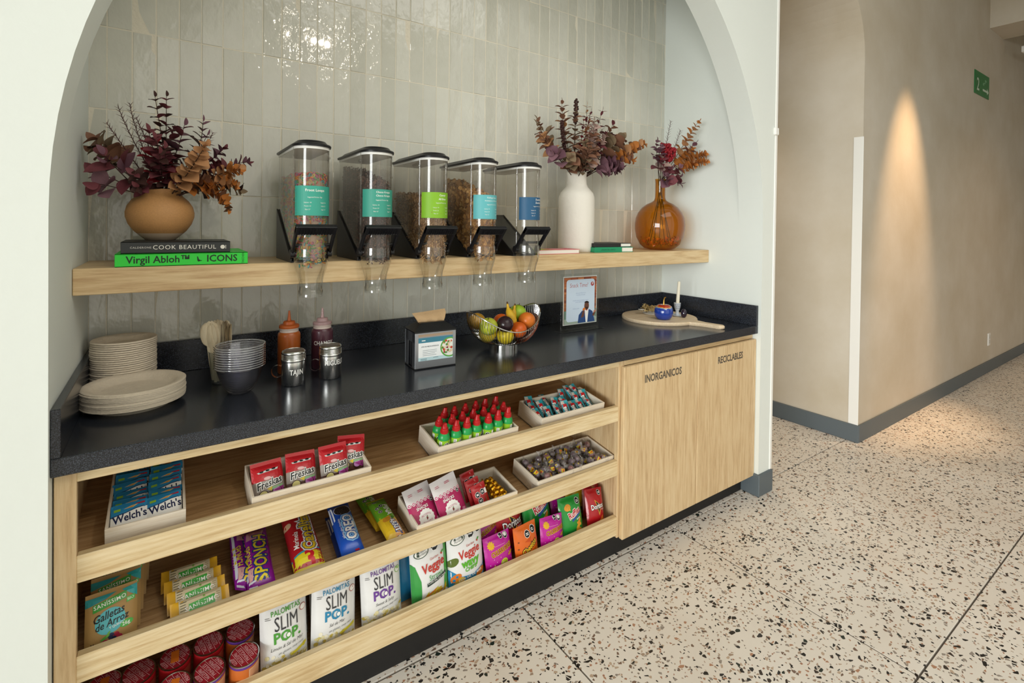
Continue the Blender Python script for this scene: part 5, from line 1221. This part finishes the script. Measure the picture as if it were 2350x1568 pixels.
def art_o(A, w, h):
    A.ell(w*.05,h*.78,w*.40,h*.115,INK_W,28); A.ell(w*.05,h*.775,w*.38,h*.108,I('#241d1c'),28)
    A.inc = .000008
    for k in range(40):
        a_ = k*2.4; q = .030*sqrt(k/40)
        A.ell(w*.05+w*.33*sqrt(k/40)*cos(a_), h*.775+h*.092*sqrt(k/40)*sin(a_), .0016, .0016, I('#6b6058'), 6)
    A.inc = .00005
    A.otext('OREO', w*.14, h*.40, w*.46, INK_W, I('#8cc4ec'), .13, rot=pi/2-.04, bold=.045, xs=.95); A.text('OREO', w*.14, h*.40, w*.46, I('#1c3f9c'), rot=pi/2-.04, bold=.09, xs=.95); A.text('OREO', w*.14, h*.40, w*.46, INK_W, rot=pi/2-.04, bold=.03, xs=.95)
    A.text('original', w*.40, h*.50, w*.14, INK_W, rot=pi/2); A.text('galletas sabor chocolate', -w*.26, h*.40, w*.10, INK_W, rot=pi/2); A.rect(-w*.5,h*.60,-w*.38,h*.92,I('#dfe3ea')); A.rect(w*.12,h*.02,w*.3,h*.06,I('#c2202a'))
oo = pack('sandwich_cookie_pack','blue sandwich cookie pack with a dark cookie picture on the middle shelf','snack pack',Bag(.068,.225,.042,(.06,.06),q=7,p=3,seed=21,wr=.05),[foil('#1f4fb0',.28)],art_o); flat(oo,.672,.016,.044,-.06)
oo['group'] = 'blue cookie packs on the middle shelf'; again(oo,'lower blue sandwich cookie pack hidden under the top one', S(1,.671,.022,.004), pi/2-SLOPE, -.05, .0)
def art_ba(A, w, h):
    A.rect(-w/2,h*.44,w/2,h*.98,I('#6fae2c')); A.poly([(-w/2,h*.02),(w/2,h*.02),(w/2,h*.40),(w*.1,h*.46),(-w*.3,h*.42),(-w/2,h*.46)], I('#dcb52a')); A.poly([(-w*.0,h*.04),(w/2,h*.04),(w/2,h*.36),(w*.15,h*.30)], I('#d99a4c'))
    A.otext('BARRITAS', w*.18, h*.20, w*.30, INK_W, I('#28407a'), .09, rot=-pi/2+.10, bold=.03, xs=.8); A.text('PIÑA', w*.22, h*.62, w*.30, INK_W, rot=-pi/2, bold=.03)
    for x,y in ((-.24,.70),(.0,.74),(-.18,.60),(-.2,.88),(.04,.92)): A.oct(w*x,h*y,w*.11)
    A.ell(-w*.1,h*.38,w*.24,h*.05,I('#c98a2c'),16,.3); A.ell(w*.26,h*.40,w*.12,h*.03,I('#4f8a2c'),10,.6)
pb = pack('fruit_bar_pack','yellow and green fruit bar pack lying front-most left of the pink bags tray','snack pack',Bag(.062,.20,.030,(.06,.06),q=7,p=3,seed=24,wr=.08),[foil('#d9b22a',.3)],art_ba); flat(pb,.812,.020,.036,.02)
again(pb,'second yellow and green fruit bar pack lying under and behind the first', S(1,.803,.10,.016), pi/2-SLOPE, .10, .08)
# tray of pink bags, red packs and gold sweets
def art_p(A, w, h):
    A.rect(-w/2,h*.02,w/2,h*.66,I('#b01f5c'))
    for i in range(7): A.ell(-w*.44+w*.147*i,h*.66,w*.062,h*.045,INK_W,12); A.ell(-w*.44+w*.147*i,h*.66,w*.045,h*.032,I('#c25a86'),12); A.ell(-w*.44+w*.147*i,h*.66,w*.02,h*.015,INK_W,8)
    A.text('DELI', -w*.14, h*.585, h*.05, I('#e6b8cb'), bold=.03); A.text('SNACKS', -w*.06, h*.52, h*.06, INK_W, bold=.03)
    A.star(-w*.02,h*.28,w*.30,INK_W,16,.90); A.text('PICOSITO', -w*.02, h*.36, h*.042, I('#b01f5c'), bold=.01, arc=-9); A.text('PICOSITO', -w*.02, h*.195, h*.042, I('#b01f5c'), bold=.01, arc=9); A.poly([(-w*.04,h*.24),(w*.02,h*.27),(w*.01,h*.31),(-w*.05,h*.30)], I('#7a2a20')); A.poly([(-w*.05,h*.31),(w*.03,h*.31),(0,h*.335)], I('#5f7a34'))
    A.poly([(w*.28,h*.1),(w*.44,h*.06),(w*.46,h*.2),(w*.34,h*.22)], I('#d98aa8')); A.lines(-w*.36,-w*.16,h*.86,h*.03,2,h*.01,I('#c2506a')); A.lines(w*.02,w*.24,h*.87,h*.03,2,h*.012,I('#b8324f')); A.oct(w*.36,h*.60,w*.06)
pp = place(pack('pink_snack_bag','left magenta and white snack bag in the mixed tray','snack bag',Bag(.105,.150,.022,(.03,.16),seed=27,wr=.08),[foil('#e3dfe0',.3)],art_p,group='magenta and white snack bags in the mixed tray'), S(1,.935,.028,.010), .62, .20, -.05)
again(pp,'right magenta and white snack bag standing taller in the mixed tray', S(1,1.030,.026,.014), .48, .16, -.12)
def art_rp(A, w, h):
    for x,y in ((-.22,.66),(.14,.70),(-.14,.44)): A.oct(w*x,h*y,w*.15)
    A.rect(w*.30,h*.60,w*.44,h*.78,INK_W); A.ell(w*.16,h*.18,w*.26,h*.14,INK_W,14); A.text('JR',w*.16,h*.18,h*.14,I('#b01f26'),rot=-.2,bold=.03); A.poly([(w*.2,h*.3),(w*.32,h*.34),(w*.3,h*.56),(w*.22,h*.5)], I('#8a4a2c')); A.text('FJ',w*.20,h*.90,h*.06,I('#e6b0a0'))
rp = place(pack('red_snack_pack','front red snack pack with black warning octagons in the mixed tray','snack pack',Bag(.062,.098,.014,(.05,.08),seed=30,q=6),[foil('#ae1c22',.28)],art_rp,group='red snack packs in the mixed tray',step=.010), S(1,1.148,.026,.008), .45, .12, -.10)
again(rp,'middle red snack pack in the mixed tray', S(1,1.138,.056,.012), .42, .14, -.10); again(rp,'rearmost red snack pack leaning on the tray back', S(1,1.131,.088,.022), .38, .12, -.08)
GOLD = pbr('gold_foil','#e0aa2c',.28,1,bump=(300,.5,.004))
g = G(); g.lathe([(.0004,-.016),(.004,-.0145),(.0022,-.011),(.0095,-.006),(.0115,0),(.0095,.006),(.0022,.011),(.004,.0145),(.0004,.016)], 10); gm = g.mesh('gold_sweet', GOLD, 60)
n_ = 0
for lv in range(2):
    for j in range(6):
        for i in range(3):
            if lv and (i == 2 or j == 5): continue
            o = link('gold_sweet', gm, None, S(1, 1.198+.0185*i+R.uniform(-.003,.003)+.006*lv, .022+.023*j+R.uniform(-.003,.003), .036+.018*lv+R.uniform(0,.004)), (R.uniform(-.6,.6), pi/2*R.choice((0,1))*R.uniform(.6,1)+R.uniform(-.4,.4), R.uniform(0,3)))
            tag(o, 'gold foil wrapped sweet heaped at the right of the mixed tray', 'sweet', 'gold foil sweets in the mixed tray'); n_ += 1
# wrapped lollipops
WRAP = thin_clear('candy_wrapper','#f8f6f5',1.8,.15,'#e6e3e1',.12); CND = [pbr('candy_brown','#4a2a22',.3), pbr('candy_plum','#5c2f48',.3), pbr('candy_red','#8a2a2a',.3)]
LBY = I('#d9bf22'); LBR = I('#c2452a'); LBP = I('#5c2f63')
def lolly(ci):
    o = bpy.data.objects.new('wrapped_lollipop', None); COL.objects.link(o); o.scale = (1.3,1.3,1.3)
    G().lathe([(.0004,-.0115),(.008,-.008),(.0118,0),(.008,.008),(.0004,.0115)], 12).build('candy', CND[ci], o, 80)
    g = G(); g.add([(-.008,-.0125,-.003),(.001,-.0135,-.007),(.009,-.012,.000),(.002,-.013,.008)], [(0,1,2,3)], 0); g.add([(.000,-.0139,-.004),(.007,-.0134,.001),(.002,-.0138,.005)], [(0,1,2)], 1); g.add([(-.012,-.004,.001),(-.0095,-.0085,.005),(-.011,-.005,.008)], [(0,1,2)], 0); g.add([(.011,-.006,-.004),(.009,-.0088,.004),(.012,-.003,.002)], [(0,1,2)], 2)
    g.build('wrapper_print', [LBY,LBR,LBP], o)
    g = G(); rr_ = random.Random(ci)
    for sg in (-1, 1):
        base = Vector((sg*.011,0,0)); n = 9; vs = [base]
        for k in range(n+1):
            a_ = 2*pi*k/n; rad_ = .010*(1+.4*rr_.uniform(-1,1)); vs.append(Vector((sg*(.024+.005*rr_.uniform(-1,1)), rad_*cos(a_)*(.5+.5*(k%2)), rad_*sin(a_)*(.6+.4*(k%2)))))
        g.add(vs, [(0,k+1,k+2) for k in range(n)], 0)
    g.lathe([(.0005,-.0135),(.0095,-.0095),(.0135,0),(.0095,.0095),(.0005,.0135)], 9, 0, (0,0,0), smooth=False)
    g.build('clear_wrapper', WRAP, o)
    G().tube([(0,0,-.010),(.001,0,-.032)], .0016, 5).build('stick', INK_W, o); return o
LL = [lolly(i) for i in range(3)]; used = set(); n_ = 0
for lv in range(2):
    for j in range(4):
        for i in range(10):
            if lv and R.random() < .3: continue
            ci = R.randrange(3); o = LL[ci] if ci not in used else dup(LL[ci]); used.add(ci)
            o.location = S(1, 1.368+.030+.0375*i+R.uniform(-.006,.006), .014+.026+.036*j+R.uniform(-.005,.005), .028+.022*lv+R.uniform(0,.006)); o.rotation_euler = (R.uniform(-1.0,.6), R.uniform(-.9,.9), R.uniform(-1.5,1.5))
            tag(o, 'clear wrapped lollipop heaped in the tray at the right of the middle shelf', 'sweet', 'wrapped lollipops in the tray')
# crisp cans
def pcan(name_c, ring_c, back_c):
    o = bpy.data.objects.new('crisp_can', None); COL.objects.link(o); r = .0365; H_ = .098
    G().lathe([(.001,0),(r-.001,0),(r-.0005,.003),(r-.0005,H_-.010),(r-.0015,H_-.008)], 32).build('tube', [pbr('can_'+name_c.strip('#'),name_c,.35)], o)
    G().lathe([(r-.0008,H_-.012),(r+.0003,H_-.011),(r+.0003,H_-.004),(r-.0005,H_-.003)], 32).build('ring', pbr('can_'+ring_c.strip('#'),ring_c,.35), o)
    G().lathe([(r-.001,H_-.004),(r+.0008,H_-.003),(r+.0008,H_-.0005),(r-.0015,H_),(r-.004,H_-.0015)], 32).build('rim', STEEL, o)
    g = G(); g.lathe([(r-.002,H_-.001),(.001,H_-.0008)], 32); lid = g.build('foil_lid', I('#9c1f2c'), o)
    A = Art(lambda u,v,h: Vector((u,v,H_-.0006+h))); pk = I('#d9a0a4')
    for i in range(-3,4):
        x0_ = i*.0135; hh = sqrt(max(0,(r-.004)**2-x0_**2))
        if hh > .006:
            tt = {0:'PRINGLES',1:'GLES|PRIN',-1:'NGLES|PRI',2:'PRING',-2:'GLES|P',3:'PR',-3:'S|P'}[i]
            A.text(tt, x0_, 0, .0085, pk, rot=pi/2, bold=.012, xs=min(1.0,1.9*hh/(len(tt)*.0085*.95)))
        for dx in (.0068,):
            h2 = sqrt(max(0,(r-.003)**2-(x0_+dx)**2))
            if h2 > .004: A.rect(x0_+dx-.0005,-h2,x0_+dx+.0005,h2,pk)
    A.build('lid_print', lid)
    A = Art(lambda u,v,h: Vector(((r+h)*sin(u/r), -(r+h)*cos(u/r), v)), (.005,None)); A.rect(-.006,.012,.046,.082,I(back_c)); A.lines(-.003,.043,.076,.0035,16,.0014,I('#c2704f')); A.rect(-.028,.015,-.014,.05,INK_W); A.lines(-.027,-.015,.046,.0035,8,.0016,I('#7a8a92')); A.build('side_print', o); return o
canR = pcan('#b01c22','#b01c22','#a31a20'); canP = pcan('#c8692a','#5f3288','#e0b08a'); uR = uP = False
cans = [(.150,.10,'R','first red crisp can in the front row, below the cookie bags'),(.226,.102,'R','second red crisp can in the front row with an orange sticker'),(.302,.104,'P','purple ringed crisp can third in the front row'),(.383,.106,'P','purple ringed crisp can beside the first popcorn bag'),
        (.150,.182,'R','red crisp can second row left'),(.228,.184,'R','red crisp can in the second row with an orange sticker'),(.305,.186,'R','red crisp can in the second row behind the purple ringed one'),(.382,.188,'P','purple ringed crisp can in the second row nearest the popcorn'),
        (.080,.105,'R','crisp can at the far left of the front row'),(.080,.186,'R','crisp can at the far left of the second row with an orange sticker')]
for x, y, k_, lab in cans:
    src = canR if k_ == 'R' else canP
    if k_ == 'R': o = src if not uR else dup(src); uR = True
    else: o = src if not uP else dup(src); uP = True
    d_ = (y-SY)/cos(SLOPE); o.location = S(2,x,d_,.001); o.rotation_euler = (Matrix.Rotation(SLOPE,4,'X') @ Matrix.Rotation(.45+R.uniform(-.25,.25),4,'Z')).to_euler(); tag(o, lab, 'can', 'crisp cans on the bottom shelf')
    if 'sticker' in lab: G().cbox(-.009,-.018,.0985,.009,.016,.0992,.0002).build('orange_sticker', pbr('orange_sticker','#d9701c',.6), o, rot=(0,0,-.6))
# big bags standing on the bottom shelf
def art_sl(col, sub, sub2=True):
    def f(A, w, h):
        A.inc = .000008
        for k in range(60):
            A.ell(R.uniform(-w*.46,w*.46), R.uniform(h*.06,h*.22)*(1+.2*R.random()), R.uniform(.004,.007), R.uniform(.004,.007), I(R.choice(['#e6dcae','#f0ead2','#d9c97a','#cdb85a','#f4f1e4'])), 8)
        A.inc = .00005; A.h += .0001
        A.text('PALOMITAS', w*.02, h*.76, h*.062, I(col), rot=.03, bold=.012, xs=.85); A.text('SLIM', w*.02, h*.615, h*.175, I('#3a3a3c'), bold=.0, xs=.66); A.text('POP.', w*.03, h*.455, h*.125, I(col), bold=.03, xs=1.0)
        A.ell(w*.055,h*.455,h*.036,h*.036,I(col),18); A.ell(w*.055,h*.455,h*.025,h*.025,INK_W,16); A.text(sub, w*.02, h*.345, h*.042, I('#3a3a3c'), rot=.06, shear=.35, xs=.9, bold=-.006); A.text('sin gluten, muy rico', w*.10, h*.28, h*.03, I('#4a4a4c'), rot=.10, shear=.35, bold=-.008)
        A.oct(w*.30,h*.87,w*.10); A.oct(w*.06,h*.90,w*.10); A.ell(w*.40,h*.70,w*.075,h*.042,I('#b5706a' if sub2 else '#8fbf6a'),16); A.ell(w*.40,h*.70,w*.06,h*.033,INK_W,16); A.lines(-w*.42,-w*.30,h*.72,h*.02,2,h*.005,I('#555558'))
        if sub2: A.poly([(w*.10,h*.17),(w*.46,h*.23),(w*.46,h*.265),(w*.10,h*.205)], I('#d9cc3a'))
        A.rect(-w*.48,h*.02,w*.48,h*.055,I(col))
    return f
WF = [foil('#e6e6e6',.28)]
def bigbag(name, lab, w, h, t, mats, art, x, d, lean, yaw, roll=0, lift=.0, seed=40, grp=None, wr=.10, zone=None):
    return place(pack(name, lab, 'snack bag', Bag(w,h,t,(.04,.05),seed=seed,wr=wr), mats, art, zone, grp, .010), S(2,x,d,lift+.002), lean, yaw, roll)
s1 = bigbag('popcorn_bag','white popcorn bag with green lettering beside the crisp cans',.125,.215,.055,WF,art_sl('#4f9a3a','Limón & Sal de Mar'),.488,.038,.16,.06,seed=41)
s2 = bigbag('popcorn_bag','white popcorn bag with blue lettering, middle one of the three',.130,.215,.055,WF,art_sl('#2f86b0','Sal de Mar'),.622,.038,.16,.02,.05,seed=42)
s3 = bigbag('popcorn_bag','white popcorn bag with purple lettering, right-hand one of the three',.130,.215,.055,WF,art_sl('#6b3f94','Sweet & Salty',False),.775,.040,.16,.0,seed=43)
for i, (s_, x_) in enumerate(((s1,.505),(s2,.640),(s3,.795))): again(s_, 'popcorn bag in the second row behind the %s lettered one' % ['green','blue','purple'][i], S(2,x_,.115,.002), .2, .05)
def art_ve(kind):
    def f(A, w, h):
        if kind == 'straw':
            A.poly([(-w/2,h*.05),(-w*.28,h*.05),(-w*.30,h*.40),(-w*.42,h*.62),(-w/2,h*.66)], I('#3f9a4a')); A.poly([(w*.34,h*.2),(w/2,h*.1),(w/2,h*.97),(w*.40,h*.97)], I('#4fa84a'))
            for k in range(26): A.ell(R.uniform(-w*.3,w*.45), R.uniform(h*.08,h*.22), .012, .0035, I(R.choice(['#d9b52a','#d98a2c','#c9c24a','#e0cf6a'])), 8, R.uniform(0,1.2))
        else:
            A.poly([(-w/2,h*.03),(w/2,h*.03),(w/2,h*.30),(w*.1,h*.22),(-w*.2,h*.24),(-w/2,h*.38)], I('#2a86b5'))
            for x,y,c in ((-.34,.24,'#d9782c'),(-.24,.17,'#d9b23a'),(-.3,.12,'#c9b04a'),(.36,.20,'#d9802c'),(-.40,.48,'#5b6b2c')): A.ell(w*x,h*y,w*.14,h*.06,I(c),14,.4)
            A.text('CON SAL DE MAR', w*.06, h*.205, h*.04, INK_W, rot=.12, bold=.02)
        A.ell(-w*.24,h*.80,w*.20,h*.07,I('#4a5a4a'),22,.25); A.ell(-w*.24,h*.80,w*.175,h*.058,INK_W,22,.25); A.text('Sensible', -w*.24, h*.815, h*.034, I('#2c3a30'), rot=.22, shear=.3); A.text('Portions', -w*.22, h*.782, h*.034, I('#2c3a30'), rot=.22, shear=.3)
        A.oct(w*.12,h*.84,w*.105); A.oct(w*.36,h*.88,w*.105); A.text('Garden', w*.08, h*.685, h*.038, I('#b8453a'), rot=.12); A.text('Veggie', w*.04, h*.575, h*.135, I('#c2352a'), rot=.14, bold=.018, shear=.1, xs=.82); A.ell(w*.30,h*.70,.004,.004,I('#c2352a'),8); A.ell(w*.33,h*.72,.006,.003,I('#4fa03a'),8,.6)
        if kind == 'straw': A.text('Straws', w*.10, h*.43, h*.08, I('#3f9a4a'), rot=.16, bold=.0, xs=.85); A.poly([(-w*.16,h*.30),(w*.40,h*.38),(w*.40,h*.43),(-w*.16,h*.35)], I('#2c3a34')); A.text('CON SAL DE MAR', w*.12, h*.365, h*.03, INK_W, rot=.14)
        else: A.text('wavy', w*.06, h*.43, h*.125, I('#5cb02c'), rot=.08, bold=.04, xs=.95); A.text('CHIPS', w*.06, h*.33, h*.06, I('#5cb02c'), rot=.1, bold=.03)
    return f
bigbag('veggie_straw_bag','white and green vegetable straw bag with red lettering on the bottom shelf',.135,.215,.055,WF,art_ve('straw'),.942,.036,.17,.02,seed=44)
vw = bigbag('veggie_chip_bag','white and blue vegetable chip bag with green lettering on the bottom shelf',.140,.215,.050,WF,art_ve('wavy'),1.078,.032,.15,.0,seed=45)
bigbag('blue_chip_bag','plain blue chip bag leaning in shade behind the vegetable straw bag',.13,.21,.05,[foil('#1f7fb0')],lambda A,w,h:(A.poly([(-w*.1,h*.03),(w*.45,h*.03),(w*.2,h*.25)],INK_W),A.ell(w*.2,h*.35,w*.16,h*.06,I('#c9b03a'),12,.6)),.905,.085,.22,.08,seed=46)
def art_ch(A, w, h):
    A.star(-w*.30,h*.78,w*.13,I('#d9a81c'),10,.72); A.otext('CHURRUMAIS', w*.06, h*.58, h*.125, I('#c2452a'), I('#e0c52a'), .05, rot=.14, bold=.03, xs=.70); A.text('CHURRUMAIS', w*.06, h*.58, h*.125, I('#6b2a1c'), rot=.14, bold=.0, xs=.70); A.lines(-w*.2,w*.3,h*.72,h*.03,1,h*.012,I('#e08ac0'))
    A.ell(w*.10,h*.26,w*.14,h*.10,I('#c9cf4a'),16); A.ell(w*.10,h*.26,w*.11,h*.075,I('#a8b82c'),14); A.ell(-w*.28,h*.22,w*.06,h*.02,I('#d9c23a'),8,.8); A.ell(w*.38,h*.42,w*.12,h*.04,I('#c98a3a'),10,.3)
    for k in range(14): A.ell(R.uniform(-w*.42,w*.42),R.uniform(h*.12,h*.5),.0016,.0016,I('#e6b0da'),6)
    A.oct(w*.30,h*.90,w*.08); A.oct(w*.12,h*.93,w*.07)
def art_do(A, w, h):
    A.poly([(-w*.12,h*.72),(w*.24,h*.56),(w*.12,h*.28)], I('#d9a53a')); A.poly([(-w*.06,h*.68),(w*.20,h*.56),(w*.11,h*.34)], I('#241a1a')); A.otext('Doritos', w*.04, h*.53, h*.135, INK_W, I('#2c1a1c'), .06, rot=.08, bold=.02, xs=.8); A.poly([(w*.10,h*.12),(w*.40,h*.12),(w*.30,h*.30)], I('#d9782c')); A.oct(w*.24,h*.88,w*.10); A.text('NACHO', w*.34, h*.44, h*.03, INK_W)
def art_ce(A, w, h):
    A.otext('Cheetos', w*.02, h*.40, h*.16, I('#e0b52a'), I('#241c1a'), .09, rot=.42, bold=.03, xs=.78); A.oct(-w*.02,h*.76,w*.11); A.oct(w*.26,h*.82,w*.11); A.poly([(-w*.16,h*.58),(w*.12,h*.66),(w*.05,h*.54)], I('#c94f1c'))
    for k in range(9): A.ell(R.uniform(w*.02,w*.36),R.uniform(h*.10,h*.26),.009,.004,I('#e0902c'),8,R.uniform(0,2))
    for x,y in ((-.40,.62),(-.42,.44),(-.38,.28),(-.40,.14)): A.ell(w*x,h*y,w*.03,h*.02,I('#7a3a14'),7)
def art_ru(A, w, h):
    A.otext('Ruffles', w*.06, h*.60, h*.155, I('#b8202a'), INK_W, .06, rot=.32, bold=.03, xs=.75); A.poly([(-w*.1,h*.45),(w*.38,h*.62),(w*.40,h*.58),(-w*.06,h*.40)], I('#2c4f94')); A.ell(-w*.20,h*.76,w*.14,h*.08,I('#d9902c'),12,.3); A.poly([(-w*.30,h*.70),(-w*.08,h*.68),(-w*.16,h*.80)], I('#e0a33a'))
    for k in range(5): A.ell(w*.16+w*.10*R.random(),h*(.18+.08*k*.6),w*.13,h*.045,I(R.choice(['#e0a33a','#d98f2c'])),10,R.uniform(-.5,1))
    A.text('queso', w*.22, h*.46, h*.045, INK_W, rot=.2, bold=.02); A.oct(w*.30,h*.86,w*.10)
gm_ = 'small chip bags at the right of the bottom shelf'
c1 = bigbag('corn_chip_bag','magenta corn chip bag with yellow lettering beside the vegetable chips',.118,.125,.042,[foil('#b81a94',.28)],art_ch,1.212,.024,.26,.06,seed=47,grp=gm_,lift=.012)
again(c1,'magenta corn chip bag in shade behind the first magenta one', S(2,1.200,.100,.05), .2, .1, -.1)
d1 = bigbag('tortilla_chip_bag','dark red tortilla chip bag standing behind the orange one',.125,.195,.05,[foil('#a8161e',.28)],art_do,1.300,.085,.20,.05,seed=48,grp=gm_,lift=.012)
bigbag('cheese_puff_bag','orange cheese puff bag with yellow lettering at the front of the bottom shelf',.112,.128,.042,[foil('#d9661c',.28)],art_ce,1.335,.022,.20,.10,seed=49,grp=gm_,lift=.008)
r1 = bigbag('ridged_crisp_bag','green ridged crisp bag standing behind the magenta one',.140,.185,.055,[foil('#1f8a34',.28)],art_ru,1.440,.095,.22,.06,seed=50,grp=gm_,lift=.020)
again(c1,'magenta corn chip bag standing between the orange and green bags', S(2,1.455,.022,.010), .22, .0, .08, .95)
again(r1,'green ridged crisp bag at the front, left of the red bag', S(2,1.567,.030,.012), .28, -.02, .05, .82)
again(d1,'bright red tortilla chip bag at the right end of the bottom shelf', S(2,1.695,.028,.016), .30, -.06, .10, .74)
bigbag('yellow_chip_bag','yellow and purple chip bag peeping from behind the right-hand green bag',.125,.185,.05,[foil('#c9a81c',.3)],lambda A,w,h:(A.poly([(-w/2,h*.7),(w/2,h*.85),(w/2,h*.98),(-w/2,h*.98)],I('#4a2a7a')),A.oct(w*.2,h*.88,w*.11),A.otext('Takis',w*.08,h*.60,h*.12,INK_K,I('#e0c52a'),.05,rot=.25,bold=.02)),1.668,.120,.20,.05,seed=51,grp=gm_,lift=.045)
again(c1,'magenta corn chip bag lying at the back between the green bags', S(2,1.575,.125,.05), .45, .25, .2)
again(d1,'red tortilla chip bag at the back right corner of the bottom shelf', S(2,1.722,.085,.02), .25, .1, .15, .86)
# ---------------------------------------------------------------- corridor details
sn = thing('exit_sign', 'green stairway sign with white numeral and arrow high on the corridor wall', 'sign', (6.565,0,2.80))
G().cbox(-.23,-.006,-.108,.23,-.001,.108,.002).build('plate', pbr('sign_green','#1f7a3f',.4), sn)
A = Art(lambda u,v,h: Vector((u,-.0062-h,v))); A.text('2', -.13, -.02, .12, I('#cfe0cf'), bold=.01); A.poly([(.02,-.055),(.16,-.055),(.16,-.075),(.21,-.045),(.16,-.012),(.16,-.035),(.02,-.035)], I('#cfe0cf')); A.poly([(.02,.0),(.06,0),(.06,.02),(.10,.02),(.10,.04),(.14,.04),(.14,.06),(.08,.06),(.08,.03),(.02,.02)], I('#6fae7f')); A.build('pictogram', sn)
so = thing('wall_socket', 'small white power socket low on the corridor wall', 'socket', (7.0,0,.33))
G().cbox(-.036,-.008,-.062,.036,-.001,.062,.002).build('plate', WHT, so); G().cbox(-.02,-.010,-.04,.02,-.008,-.004,.001).build('outlet', pbr('socket_grey','#d0cfca',.4), so); G().cbox(-.02,-.010,.006,.02,-.008,.04,.001).build('outlet', pbr('socket_grey','#d0cfca',.4), so)
struct(G().cbox(6.77,-4.4,3.60,6.80,-.35,3.66,.003).build('trim_4', M_TRIMW)); struct(G().cbox(7.36,-4.4,3.24,7.42,-.12,3.30,.003).build('trim_5', M_TRIMW))
